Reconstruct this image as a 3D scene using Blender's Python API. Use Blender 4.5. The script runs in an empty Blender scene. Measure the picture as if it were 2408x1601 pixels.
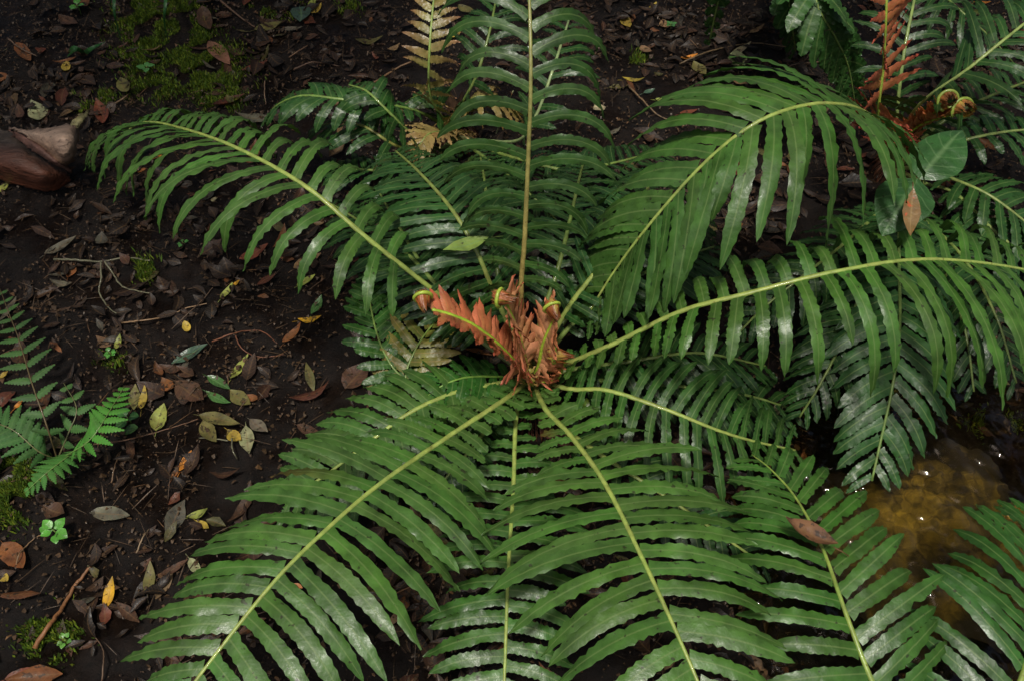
import bpy, math, random
from math import radians, sin, cos, pi, exp, tan
from mathutils import Vector, noise

random.seed(7)
V = Vector
R = random.random
def U(a, b): return a + (b - a) * random.random()

scene = bpy.context.scene
COL = scene.collection

# ------------------------------------------------------------------ camera
CAM = V((-0.04, -0.95, 1.42)); PITCH = radians(52); HFOV = radians(58)
cam_d = bpy.data.cameras.new('camera'); cam = bpy.data.objects.new('camera', cam_d)
COL.objects.link(cam); cam.location = CAM
cam.rotation_euler = (pi / 2 - PITCH, 0, 0)
cam_d.sensor_fit = 'HORIZONTAL'; cam_d.angle = HFOV
cam_d.clip_start = 0.02; cam_d.clip_end = 500
scene.camera = cam
FX = 1204.0 / tan(HFOV / 2)
FWD = V((0, cos(PITCH), -sin(PITCH))); UPV = V((0, sin(PITCH), cos(PITCH))); RGT = V((1, 0, 0))

# ------------------------------------------------------------------ world, sun, exposure
SUN_EL = radians(74); SUN_DIR = V((-0.35, -1.0, 0)).normalized()      # horizontal direction towards the sun
world = bpy.data.worlds.new('World'); scene.world = world; world.use_nodes = True
wn = world.node_tree; wn.nodes.clear()
sky = wn.nodes.new('ShaderNodeTexSky'); sky.sky_type = 'NISHITA'; sky.sun_disc = False
sky.dust_density = 7.0; sky.air_density = 1.0; sky.ozone_density = 0.4
sky.sun_elevation = SUN_EL; sky.sun_rotation = math.atan2(SUN_DIR.x, SUN_DIR.y)
bg = wn.nodes.new('ShaderNodeBackground'); bg.inputs['Strength'].default_value = 0.085
wo = wn.nodes.new('ShaderNodeOutputWorld')
wn.links.new(sky.outputs[0], bg.inputs[0]); wn.links.new(bg.outputs[0], wo.inputs[0])
sd = bpy.data.lights.new('sun', 'SUN'); sd.energy = 3.4; sd.angle = radians(7.0); sd.color = (1.0, 0.96, 0.88)
sun = bpy.data.objects.new('sun', sd); COL.objects.link(sun)
sv = V((SUN_DIR.x * cos(SUN_EL), SUN_DIR.y * cos(SUN_EL), sin(SUN_EL)))
sun.rotation_euler = (-sv).to_track_quat('-Z', 'Y').to_euler()
sun.location = (0, -2, 5)
scene.render.engine = 'CYCLES'
scene.view_settings.view_transform = 'Standard'; scene.view_settings.look = 'None'
scene.view_settings.exposure = -0.15; scene.view_settings.gamma = 1.0
scene.view_settings.use_curve_mapping = False

# ------------------------------------------------------------------ placing: a point at height h on the ground plan
def P(u, v, h):
    d = FWD + RGT * ((u - 1204.0) / FX) + UPV * (-(v - 800.5) / FX)
    return CAM + d * ((h - CAM.z) / d.z)
WC = P(2310, 1340, -0.05)
def G(x, y):
    z = 0.022 * noise.noise(V((x * 2.1, y * 2.1, 3.3))) + 0.008 * noise.noise(V((x * 7, y * 7, 1.7)))
    z += 0.10 * max(0.0, min(1.0, (y - 0.9) / 1.6)) * max(0.0, min(1.0, (0.4 - x)))         # low bank behind, left
    dx = (x - WC.x) / 0.42; dy = (y - WC.y) / 0.40
    q = dx * dx + dy * dy
    z -= 0.135 * exp(-q * q * 0.8)
    return z
def PG(u, v, lift=0.0):
    p = P(u, v, 0.0)
    for _ in range(4):
        p = P(u, v, G(p.x, p.y) + lift)
    return p

# ------------------------------------------------------------------ mesh helpers
def jit(c, a=0.12, h=0.05):
    k = 1 + U(-a, a)
    return (max(0, c[0] * k * (1 + U(-h, h))), max(0, c[1] * k * (1 + U(-h, h))), max(0, c[2] * k * (1 + U(-h, h))))
ORG = {}
class MB:
    def __init__(s): s.v = []; s.f = []; s.c = []; s.p = []
    def add(s, pts, faces, cols, pv):
        b = len(s.v); s.v += pts; s.c += cols; s.p += pv
        s.f += [tuple(i + b for i in f) for f in faces]
    def build(s, name, mat, parent=None, org=None, smooth=True):
        org = org if org is not None else (ORG[parent.name] if parent else V((0, 0, 0)))
        me = bpy.data.meshes.new(name)
        me.from_pydata([(p.x - org.x, p.y - org.y, p.z - org.z) for p in s.v], [], s.f)
        a = me.attributes.new('col', 'FLOAT_COLOR', 'POINT')
        a.data.foreach_set('color', [x for c in s.c for x in (c[0], c[1], c[2], 1.0)])
        a = me.attributes.new('pv', 'FLOAT_VECTOR', 'POINT')
        a.data.foreach_set('vector', [x for c in s.p for x in c])
        if smooth: me.polygons.foreach_set('use_smooth', [True] * len(me.polygons))
        me.materials.append(mat)
        o = bpy.data.objects.new(name, me); COL.objects.link(o)
        ORG[o.name] = org.copy()
        if parent:
            o.parent = parent; o.location = org - ORG[parent.name]
        else:
            o.location = org
        return o
def thing(name, loc, label, cat, group=None):
    o = bpy.data.objects.new(name, None); COL.objects.link(o); o.location = loc
    o.empty_display_size = 0.05
    ORG[o.name] = V(loc); tag(o, label, cat, group); return o
def tag(o, label=None, cat=None, group=None, kind=None):
    if label: o['label'] = label
    if cat: o['category'] = cat
    if group: o['group'] = group
    if kind: o['kind'] = kind
    return o

def catmull(pts, n):
    q = [pts[0] * 2 - pts[1]] + list(pts) + [pts[-1] * 2 - pts[-2]]
    dense = []
    for i in range(len(pts) - 1):
        a, b, c, d = q[i], q[i + 1], q[i + 2], q[i + 3]
        for k in range(12):
            t = k / 12.0
            dense.append(0.5 * ((2 * b) + (c - a) * t + (2 * a - 5 * b + 4 * c - d) * t * t + (3 * b - a - 3 * c + d) * t ** 3))
    dense.append(pts[-1].copy())
    cum = [0.0]
    for i in range(1, len(dense)): cum.append(cum[-1] + (dense[i] - dense[i - 1]).length)
    L = cum[-1]; out = []; j = 0
    for k in range(n + 1):
        s = L * k / n
        while j < len(cum) - 2 and cum[j + 1] < s: j += 1
        t = (s - cum[j]) / max(1e-9, cum[j + 1] - cum[j])
        out.append(dense[j].lerp(dense[j + 1], min(1, t)))
    return out, L

def tube(mb, pts, rad, col, sides=6, up=V((0, 0, 1)), flat=1.0, colf=None, rough=0.0):
    n = len(pts); ps = []; cs = []; pv = []; fs = []
    for i, p in enumerate(pts):
        T = (pts[min(i + 1, n - 1)] - pts[max(i - 1, 0)]).normalized()
        a = T.cross(up)
        if a.length < 1e-3: a = T.cross(V((0.3, 1, 0.1)))
        a.normalize(); b = a.cross(T).normalized()
        r = rad(i / (n - 1)); c = colf(i / (n - 1)) if colf else col
        for k in range(sides):
            th = 2 * pi * k / sides
            rr = r * (1 + (U(-rough, rough) if rough else 0))
            ps.append(p + a * (cos(th) * rr) + b * (sin(th) * rr * flat)); cs.append(c); pv.append((i / (n - 1), k / sides, R()))
    for i in range(n - 1):
        for k in range(sides):
            k2 = (k + 1) % sides
            fs.append((i * sides + k, i * sides + k2, (i + 1) * sides + k2, (i + 1) * sides + k))
    fs.append(tuple(range(sides))[::-1]); fs.append(tuple((n - 1) * sides + k for k in range(sides)))
    mb.add(ps, fs, cs, pv)

# ------------------------------------------------------------------ materials
def new_mat(name):
    m = bpy.data.materials.new(name); m.use_nodes = True
    nt = m.node_tree; nt.nodes.clear()
    return m, nt, nt.nodes, nt.links
def nd(ns, t, **kw):
    n = ns.new(t)
    for k, v in kw.items(): setattr(n, k, v)
    return n
def ramp(ns, a, b, ca, cb):
    r = ns.new('ShaderNodeValToRGB'); e = r.color_ramp.elements
    e[0].position = a; e[1].position = b; e[0].color = (*ca, 1); e[1].color = (*cb, 1)
    return r
def noise_n(ns, ls, pos, scale, detail=3.0, rough=0.55):
    n = ns.new('ShaderNodeTexNoise'); n.inputs['Scale'].default_value = scale
    n.inputs['Detail'].default_value = detail; n.inputs['Roughness'].default_value = rough
    ls.new(pos, n.inputs['Vector']); return n
def mix(ns, ls, fac, a, b, mode='MIX'):
    m = ns.new('ShaderNodeMix'); m.data_type = 'RGBA'; m.blend_type = mode
    for s, val in ((m.inputs[0], fac), (m.inputs[6], a), (m.inputs[7], b)):
        if hasattr(val, 'node'): ls.new(val, s)
        elif isinstance(val, (int, float)): s.default_value = val
        else: s.default_value = (*val, 1)
    return m.outputs[2]
def math_n(ns, ls, op, a, b=0.0, c=0.0):
    m = ns.new('ShaderNodeMath'); m.operation = op
    for s, val in zip(m.inputs, (a, b, c)):
        if hasattr(val, 'node'): ls.new(val, s)
        else: s.default_value = val
    return m.outputs[0]

def leaf_material(name, rib, rib_amt, rough, spots, transl, coat, veins=26.0, bump=0.35, spec=0.75, vslope=.05, vamt=0.0, spot_col=(0.018, 0.013, 0.008), mott=0.35):
    m, nt, ns, ls = new_mat(name)
    geo = nd(ns, 'ShaderNodeNewGeometry'); pos = geo.outputs['Position']
    ac = nd(ns, 'ShaderNodeAttribute', attribute_name='col'); ap = nd(ns, 'ShaderNodeAttribute', attribute_name='pv')
    sp = nd(ns, 'ShaderNodeSeparateXYZ'); ls.new(ap.outputs['Vector'], sp.inputs[0])
    ay = math_n(ns, ls, 'ABSOLUTE', sp.outputs[1])
    # mottling
    n1 = noise_n(ns, ls, pos, 38.0, 4.0)
    r1 = ramp(ns, 0.3, 0.7, (1 - mott,) * 3, (1 + mott,) * 3); ls.new(n1.outputs[0], r1.inputs[0])
    base = mix(ns, ls, 1.0, ac.outputs['Color'], r1.outputs[0], 'MULTIPLY')
    # side veins (a little lighter)
    vv = math_n(ns, ls, 'SINE', math_n(ns, ls, 'MULTIPLY', math_n(ns, ls, 'SUBTRACT', sp.outputs[0], math_n(ns, ls, 'MULTIPLY', ay, vslope)), veins * 2 * pi))
    # midrib
    ribm = math_n(ns, ls, 'SMOOTH_MIN', math_n(ns, ls, 'MAXIMUM', math_n(ns, ls, 'MULTIPLY_ADD', ay, -9.0, 1.25), 0.0), 1.0, 0.1)
    ribm = math_n(ns, ls, 'MULTIPLY', ribm, rib_amt)
    base = mix(ns, ls, ribm, base, rib)
    if vamt: base = mix(ns, ls, math_n(ns, ls, 'MULTIPLY', math_n(ns, ls, 'MAXIMUM', math_n(ns, ls, 'MULTIPLY_ADD', vv, 9.0, -8.0), 0.0), vamt), base, rib)
    # specks and scars
    n2 = noise_n(ns, ls, pos, 95.0, 2.0, 0.5)
    r2 = ramp(ns, spots, spots + 0.05, (0, 0, 0), (1, 1, 1)); ls.new(n2.outputs[0], r2.inputs[0])
    base = mix(ns, ls, math_n(ns, ls, 'MULTIPLY', r2.outputs[0], 0.75), base, spot_col)
    pb = nd(ns, 'ShaderNodeBsdfPrincipled'); ls.new(base, pb.inputs['Base Color'])
    n3 = noise_n(ns, ls, pos, 22.0, 3.0)
    rr = nd(ns, 'ShaderNodeMapRange'); ls.new(n3.outputs[0], rr.inputs[0])
    rr.inputs[1].default_value = 0.3; rr.inputs[2].default_value = 0.7
    rr.inputs[3].default_value = rough - 0.09; rr.inputs[4].default_value = rough + 0.14
    ls.new(rr.outputs[0], pb.inputs['Roughness'])
    pb.inputs['Coat Weight'].default_value = coat; pb.inputs['Coat Roughness'].default_value = 0.16
    bm = nd(ns, 'ShaderNodeBump'); bm.inputs['Strength'].default_value = bump; bm.inputs['Distance'].default_value = 0.004
    n4 = noise_n(ns, ls, pos, 120.0, 3.0)
    hgt = math_n(ns, ls, 'ADD', math_n(ns, ls, 'MULTIPLY', vv, 0.018), n4.outputs[0])
    pb.inputs['Specular IOR Level'].default_value = spec
    ls.new(hgt, bm.inputs['Height']); ls.new(bm.outputs[0], pb.inputs['Normal']); ls.new(bm.outputs[0], pb.inputs['Coat Normal'])
    out = nd(ns, 'ShaderNodeOutputMaterial')
    if transl > 0:
        tr = nd(ns, 'ShaderNodeBsdfTranslucent'); ls.new(mix(ns, ls, 1.0, base, (1.2, 1.3, 0.6), 'MULTIPLY'), tr.inputs[0])
        mx = nd(ns, 'ShaderNodeMixShader'); mx.inputs[0].default_value = transl
        ls.new(pb.outputs[0], mx.inputs[1]); ls.new(tr.outputs[0], mx.inputs[2]); ls.new(mx.outputs[0], out.inputs[0])
    else:
        ls.new(pb.outputs[0], out.inputs[0])
    return m
M_FERN = leaf_material('fern_leaf', (0.15, 0.22, 0.07), 0.5, 0.44, 0.67, 0.14, 0.06, spec=.45, bump=.22)
M_YOUNG = leaf_material('young_fern_leaf', (0.36, 0.22, 0.07), 0.4, 0.40, 0.70, 0.22, 0.12, spec=.45)
M_LACY = leaf_material('lacy_fern_leaf', (0.10, 0.2, 0.05), 0.3, 0.58, 0.74, 0.2, 0.0, spec=.25, mott=.2)
M_BROAD = leaf_material('broad_leaf', (0.14, 0.24, 0.10), 0.5, 0.36, 0.70, 0.12, 0.12, veins=6.0, mott=0.3, vslope=.22, vamt=.35, spec=.5)
M_DEAD = leaf_material('fallen_leaf', (0.16, 0.09, 0.035), 0.35, 0.58, 0.60, 0.08, 0.04, veins=8.0, mott=0.5, spec=.35, vslope=.15, vamt=.3)
M_SPOT = leaf_material('spotted_leaf', (0.30, 0.20, 0.08), 0.5, 0.45, 0.635, 0.08, 0.1, veins=7.0, spot_col=(0.45, 0.07, 0.02))

def stem_material(name, rough, spots, spot_col, coat=0.2, scale=70.0):
    m, nt, ns, ls = new_mat(name)
    geo = nd(ns, 'ShaderNodeNewGeometry'); pos = geo.outputs['Position']
    ac = nd(ns, 'ShaderNodeAttribute', attribute_name='col')
    n1 = noise_n(ns, ls, pos, scale, 4.0)
    r1 = ramp(ns, 0.3, 0.7, (0.7,) * 3, (1.25,) * 3); ls.new(n1.outputs[0], r1.inputs[0])
    base = mix(ns, ls, 1.0, ac.outputs['Color'], r1.outputs[0], 'MULTIPLY')
    n2 = noise_n(ns, ls, pos, scale * 1.7, 2.0)
    r2 = ramp(ns, spots, spots + 0.06, (0, 0, 0), (1, 1, 1)); ls.new(n2.outputs[0], r2.inputs[0])
    base = mix(ns, ls, math_n(ns, ls, 'MULTIPLY', r2.outputs[0], 0.7), base, spot_col)
    pb = nd(ns, 'ShaderNodeBsdfPrincipled'); ls.new(base, pb.inputs['Base Color'])
    pb.inputs['Roughness'].default_value = rough; pb.inputs['Coat Weight'].default_value = coat
    bm = nd(ns, 'ShaderNodeBump'); bm.inputs['Strength'].default_value = 0.4; bm.inputs['Distance'].default_value = 0.003
    ls.new(n1.outputs[0], bm.inputs['Height']); ls.new(bm.outputs[0], pb.inputs['Normal'])
    out = nd(ns, 'ShaderNodeOutputMaterial'); ls.new(pb.outputs[0], out.inputs[0])
    return m
M_STEM = stem_material('fern_stalk', 0.42, 0.68, (0.10, 0.05, 0.015))
M_TWIG = stem_material('twig_bark', 0.6, 0.60, (0.03, 0.02, 0.012), 0.1, 55.0)

def soil_material():
    m, nt, ns, ls = new_mat('wet_soil')
    geo = nd(ns, 'ShaderNodeNewGeometry'); pos = geo.outputs['Position']
    n1 = noise_n(ns, ls, pos, 6.0, 6.0, 0.65); n2 = noise_n(ns, ls, pos, 60.0, 5.0, 0.7)
    r1 = ramp(ns, 0.3, 0.75, (0.005, 0.0028, 0.0017), (0.024, 0.0125, 0.007)); ls.new(n1.outputs[0], r1.inputs[0])
    r2 = ramp(ns, 0.3, 0.8, (0.4,) * 3, (1.7,) * 3); ls.new(n2.outputs[0], r2.inputs[0])
    base = mix(ns, ls, 1.0, r1.outputs[0], r2.outputs[0], 'MULTIPLY')
    pb = nd(ns, 'ShaderNodeBsdfPrincipled'); ls.new(base, pb.inputs['Base Color'])
    n3 = noise_n(ns, ls, pos, 9.0, 4.0)
    rr = ramp(ns, 0.38, 0.62, (0.28,) * 3, (0.85,) * 3); pb.inputs['Specular IOR Level'].default_value = .35; ls.new(n3.outputs[0], rr.inputs[0]); ls.new(rr.outputs[0], pb.inputs['Roughness'])
    n4 = noise_n(ns, ls, pos, 130.0, 8.0, 0.8)
    bm = nd(ns, 'ShaderNodeBump'); bm.inputs['Strength'].default_value = 1.0; bm.inputs['Distance'].default_value = 0.02
    ls.new(n4.outputs[0], bm.inputs['Height']); ls.new(bm.outputs[0], pb.inputs['Normal'])
    out = nd(ns, 'ShaderNodeOutputMaterial'); ls.new(pb.outputs[0], out.inputs[0])
    return m
M_SOIL = soil_material()

def moss_material():
    m, nt, ns, ls = new_mat('moss')
    ac = nd(ns, 'ShaderNodeAttribute', attribute_name='col')
    pb = nd(ns, 'ShaderNodeBsdfPrincipled'); ls.new(ac.outputs['Color'], pb.inputs['Base Color']); pb.inputs['Roughness'].default_value = 0.6
    tr = nd(ns, 'ShaderNodeBsdfTranslucent'); ls.new(ac.outputs['Color'], tr.inputs[0])
    mx = nd(ns, 'ShaderNodeMixShader'); mx.inputs[0].default_value = 0.25
    out = nd(ns, 'ShaderNodeOutputMaterial')
    ls.new(pb.outputs[0], mx.inputs[1]); ls.new(tr.outputs[0], mx.inputs[2]); ls.new(mx.outputs[0], out.inputs[0])
    return m
M_MOSS = moss_material()

def water_material():
    m, nt, ns, ls = new_mat('stream_water')
    geo = nd(ns, 'ShaderNodeNewGeometry'); pos = geo.outputs['Position']
    n1 = noise_n(ns, ls, pos, 13.0, 2.0, 0.5); n2 = noise_n(ns, ls, pos, 34.0, 1.0, 0.5)
    h = math_n(ns, ls, 'ADD', n1.outputs[0], math_n(ns, ls, 'MULTIPLY', n2.outputs[0], 0.35))
    bm = nd(ns, 'ShaderNodeBump'); bm.inputs['Strength'].default_value = 0.7; bm.inputs['Distance'].default_value = 0.045
    ls.new(h, bm.inputs['Height'])
    gl = nd(ns, 'ShaderNodeBsdfPrincipled'); gl.inputs['Base Color'].default_value = (0.95, 0.80, 0.45, 1)
    gl.inputs['Transmission Weight'].default_value = 1.0; gl.inputs['Roughness'].default_value = 0.03; gl.inputs['IOR'].default_value = 1.33
    ls.new(bm.outputs[0], gl.inputs['Normal'])
    out = nd(ns, 'ShaderNodeOutputMaterial'); ls.new(gl.outputs[0], out.inputs[0])
    return m
M_WATER = water_material()

# ------------------------------------------------------------------ ground and water
def build_ground():
    mb = MB()
    xs = [-40, -20, -10, -6, -4, -2.8, -2.3] + [-2.0 + 0.0125 * i for i in range(320)] + [2.2, 2.6, 3.2, 4, 6, 10, 20, 40]
    ys = [-40, -20, -10, -5, -3, -2] + [-1.2 + 0.0125 * i for i in range(230)] + [1.8, 2.1, 2.6, 3.2, 4, 5, 7, 11, 20, 40]
    nx = len(xs); pts = []
    for y in ys:
        for x in xs:
            z = G(x, y) + 0.007 * noise.noise(V((x * 24, y * 24, 0))) + 0.005 * noise.noise(V((x * 61, y * 61, 4)))
            pts.append(V((x, y, z)))
    fs = [(j * nx + i, j * nx + i + 1, (j + 1) * nx + i + 1, (j + 1) * nx + i) for j in range(len(ys) - 1) for i in range(nx - 1)]
    mb.add(pts, fs, [(0.03, 0.02, 0.01)] * len(pts), [(0, 0, 0)] * len(pts))
    o = mb.build('ground', M_SOIL); tag(o, 'dark wet forest soil under leaf litter', 'soil', kind='structure')
    mb = MB(); n = 48; zc = -0.052
    pts = [V((WC.x, WC.y, zc))] + [V((WC.x + cos(2 * pi * i / n) * 0.62, WC.y + sin(2 * pi * i / n) * 0.60, zc)) for i in range(n)]
    fs = [(0, 1 + i, 1 + (i + 1) % n) for i in range(n)]
    mb.add(pts, fs, [(1, 1, 1)] * len(pts), [(0, 0, 0)] * len(pts))
    o = mb.build('water', M_WATER); tag(o, 'shallow golden brown pool of clear water', 'water', kind='structure')
build_ground()

# ------------------------------------------------------------------ unseen forest trees added beyond the frame for shade and to block sky
M_CROWN = leaf_material('tree_leaf', (0.06, 0.10, 0.03), 0.3, 0.5, 0.72, 0.25, 0.05, spec=.4)
M_TRUNK = stem_material('tree_bark', .8, .60, (.02, .016, .012), 0.0, 18.0)
def shade_tree_proto():
    cm = MB(); tm = MB()
    tube(tm, catmull([V((0, 0, -.1)), V((.05, .03, 1.2)), V((-.04, .06, 2.6)), V((.06, 0, 4.6))], 14)[0], lambda t: .13 * (1 - .75 * t), (.06, .045, .032), 9, rough=.08)
    for k in range(46):
        a = U(0, 2 * pi); el = U(-.25, .95); rr = U(.75, 1.9); h0 = U(1.7, 4.2)
        c = V((cos(a) * rr * cos(el * .8), sin(a) * rr * cos(el * .8), 2.7 + el * 2.2 + U(-.3, .3)))
        tube(tm, catmull([V((0, 0, h0)), V((c.x * .5, c.y * .5, (h0 + c.z) * .5 + .15)), c], 6)[0], lambda t: .032 * (1 - .8 * t), (.055, .04, .03), 5)
        for _ in range(85):
            d = V((random.gauss(0, .3), random.gauss(0, .3), random.gauss(0, .17))); p = c + d; th = U(0, 2 * pi); L = U(.07, .14)
            ax = V((cos(th), sin(th), U(-.7, .25))).normalized() * L; sd_ = ax.cross(V((U(-.6, .6), U(-.6, .6), 1))).normalized() * (L * .24); k_ = jit((.04, .095, .02), .35)
            cm.add([p, p + ax * .45 + sd_, p + ax, p + ax * .45 - sd_], [(0, 1, 2, 3)], [k_] * 4, [(0, 0, .5), (.5, 1, .5), (1, 0, .5), (.5, -1, .5)])
    return cm, tm
cm_, tm_ = shade_tree_proto()
SHADE_TREES = [(-1.2, 1.95, .3, 1.0, 'unseen forest tree added for shade behind the ferns, beyond the top edge at left'), (.8, 2.15, 1.9, 1.05, 'unseen forest tree added for shade behind the ferns, beyond the top edge at middle'), (2.7, 2.2, 3.0, 1.0, 'unseen forest tree added for shade beyond the top right corner'),
         (-2.15, .95, 4.2, 1.05, 'unseen forest tree added for shade beyond the left edge'), (3.4, .2, 5.1, 1.05, 'unseen forest tree added for shade beyond the right edge beside the pool'), (0.0, 5.2, .9, 1.5, 'taller unseen forest tree added far behind the ferns to block sky'), (-3.6, 4.2, 2.4, 1.4, 'taller unseen forest tree added far behind at left to block sky'), (3.8, 4.6, 3.7, 1.4, 'taller unseen forest tree added far behind at right to block sky')]
c_me = t_me = None
for x, y, rz, sc, lab in SHADE_TREES:
    t_ = thing('added_shade_tree', V((x, y, G(x, y))), lab, 'tree', 'unseen trees added around the fern hollow for shade'); t_.rotation_euler = (0, 0, rz); t_.scale = (sc, sc, sc)
    if c_me is None:
        ORG[t_.name] = V((0, 0, 0)); c_ = cm_.build('crown', M_CROWN, t_, smooth=False); k_ = tm_.build('trunk', M_TRUNK, t_); c_me = c_.data; t_me = k_.data
    else:
        for nm, me_ in (('crown', c_me), ('trunk', t_me)):
            o_ = bpy.data.objects.new(nm, me_); COL.objects.link(o_); o_.parent = t_

# ------------------------------------------------------------------ fern fronds
def prof_long(t):
    return (1 + 0.45 * exp(-t / 0.03)) * (0.82 + 0.18 * min(1, t / 0.35)) * max(0.0, 1 - t ** 6.0) ** 0.95
def prof_round(t):
    return (0.72 + 0.28 * min(1, t / 0.45)) * max(0.0, 1 - t ** 5) ** 0.6
def prof_scale(t):
    return (0.8 + 0.2 * sin(pi * min(1, t / 0.6))) * max(0.0, 1 - t ** 2.5) ** 0.9

def pinna_geo(mb, p0, D, T, N, L, w, droop, fal, seg, col, tip, prof, crinkle=0.0016, fold=0.12, twist=0.0, curl=0.0):
    pos = p0.copy(); dt = 1.0 / seg; D = D.normalized(); sg = None
    ps = []; cs = []; pv = []; fs = []
    ph = U(0, 6); rz = R()
    notch = random.random() < 0.10; nt_i = random.randint(int(seg * .35), int(seg * .85)) if seg > 5 else -1; nt_s = random.choice((-1, 1))
    for i in range(seg + 1):
        t = i * dt
        W = (T - D * T.dot(D)).normalized(); Np = D.cross(W)
        if sg is None: sg = 1 if Np.dot(N) > 0 else -1
        Np = Np * sg
        if twist:
            a = twist * t; W, Np = W * cos(a) + Np * sin(a), Np * cos(a) - W * sin(a)
        hw = 0.5 * w * prof(t)
        for v in (-1.0, -0.5, 0.0, 0.5, 1.0):
            e = abs(v)
            k = 1 + ((0.07 if (i + (v > 0)) % 2 else -0.07) + U(-0.06, 0.06) + 0.05 * sin(t * 13 + ph + v) if e == 1 else 0)
            if notch and i == nt_i and v == nt_s: k = 0.45
            z = -fold * hw * e * e + (U(-1, 1) * crinkle * (1 if e == 1 else 0.25) * min(1, t * 5))
            if e == 0: z -= 0.06 * hw
            ps.append(pos + W * (v * hw * k) + Np * z)
            m = t ** 1.5
            cs.append(tuple(col[q] * (1 - m) + tip[q] * m for q in range(3))); pv.append((t, v, rz))
        D = (D + V((0, 0, -1)) * (droop * dt * (0.35 + 1.3 * t)) + T * (fal * dt) + Np * (curl * dt * t)).normalized()
        pos = pos + D * (L * dt)
    for i in range(seg):
        for k in range(4):
            a = i * 5 + k; fs.append((a, a + 1, a + 6, a + 5))
    mb.add(ps, fs, cs, pv)

GREEN = (0.046, 0.112, 0.030); GREEN_L = (0.050, 0.135, 0.034); GREEN_D = (0.020, 0.062, 0.020)
STALK = (0.26, 0.33, 0.075); STALK_D = (0.14, 0.20, 0.045)
def frond(parent, pix, L=0.18, w=0.026, spacing=0.029, t0=0.12, t1=1.0, fwd=(28, 28), lift=(6, 6), droop=(0.8, 0.8), fal=0.35,
          roll=0.0, rad=(0.0055, 0.002), stalk=STALK, col=GREEN, tip=None, sep=True, seg=24, peak=0.5, end=0.25, base=0.3,
          prof=prof_long, mat=None, crinkle=0.0025, fold=0.12, colj=0.14, name='frond', world_pts=None, fwd_tip=25, label=None,
          upn=None, sides=(1, -1), skip=0.0, curl=0.0, stalkf=None, slow=False, Ls=(1, 1), ragged=4, bw=1.0, off=(.08, .08)):
    mat = mat or M_FERN
    if mat is M_FERN: col = (col[0] * .96, col[1] * .95, col[2] * .62)
    tip = tip or tuple(c * 0.85 for c in col)
    pts = world_pts or [P(*q) for q in pix]
    n = 60; path, length = catmull(pts, n)
    r0, r1 = rad
    mb = MB(); tube(mb, path, lambda t: r0 + (r1 - r0) * t, stalk, 7, flat=0.8, colf=stalkf or (lambda t: tuple(a_ * (1 - max(0, .8 - t * 4) * .75) + b_ * max(0, .8 - t * 4) * .75 for a_, b_ in zip(jit(stalk, .1), (.13, .075, .03)))), rough=.07)
    fr = mb.build(name, M_STEM, parent, org=pts[0])
    if label: fr['label'] = label
    num = max(3, int(length * (t1 - t0) / spacing)); blade = MB(); up = upn or V((0, 0, 1))
    for k in range(num):
        s = (k + 0.5) / num
        for side in sides:
            if R() < skip: continue
            t = t0 + (t1 - t0) * min(0.995, max(0.0, s + (0.25 / num) * side + U(-0.12, 0.12) / num))
            f = t * n; i = min(n - 1, int(f)); p = path[i].lerp(path[i + 1], f - i)
            T = (path[min(n, i + 2)] - path[max(0, i - 1)]).normalized()
            N = up - T * up.dot(T)
            if N.length < 0.05: N = V((0, -1, 0.2)) - T * T.dot(V((0, -1, 0.2)))
            N.normalize(); S = T.cross(N).normalized()
            rl = roll
            if rl: N, S = N * cos(rl) + S * sin(rl), S * cos(rl) - N * sin(rl)
            ix = 0 if side > 0 else 1
            a = radians(fwd[ix] + (s - 0.5) * fwd_tip + U(-ragged, ragged)); lf = radians(lift[ix] + U(-ragged, ragged) * 1.3)
            D = S * (side * cos(a)) + T * sin(a); D = D * cos(lf) + N * sin(lf)
            if s < peak: x = max(0, (s - off[ix]) / (peak - off[ix])) if slow else s / peak; q = base + (1 - base) * (x * x * (3 - 2 * x) if slow else sin(0.5 * pi * x) ** 0.9)
            else: q = 1 - (1 - end) * ((s - peak) / (1 - peak)) ** 2.0
            ln = L * Ls[ix] * q * (U(0.9, 1.07) if R() > .04 else U(.6, .85))
            ww = w * (0.86 + 0.14 * q) * (1 + (bw - 1) * max(0, 1 - s / .3)) * U(0.9, 1.08) * (1 if s < 0.85 else 1 - 0.45 * (s - 0.85) / 0.15)
            pr = prof_round if (prof is prof_long and ln < ww * 3.0) else prof
            r_here = r0 + (r1 - r0) * t
            mb2 = MB() if sep else blade
            pinna_geo(mb2, p + S * (side * r_here * 0.5) + N * (r_here * 0.3), D, T, N, ln, ww, droop[ix] * U(0.65, 1.35) * (0.4 + 0.6 * q), fal * U(0.7, 1.3),
                      seg if ln > 0.05 else max(8, seg // 2), jit(col, colj, .09), jit(tip if R() > .012 else (.12, .07, .02), colj), pr, crinkle, fold, random.gauss(0, .28), curl)
            if sep: mb2.build('pinna', mat, fr, org=p)
    if not sep:
        tag(blade.build('pinnae', mat, fr, org=pts[0]), kind='stuff')
    return fr, path, length

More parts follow.
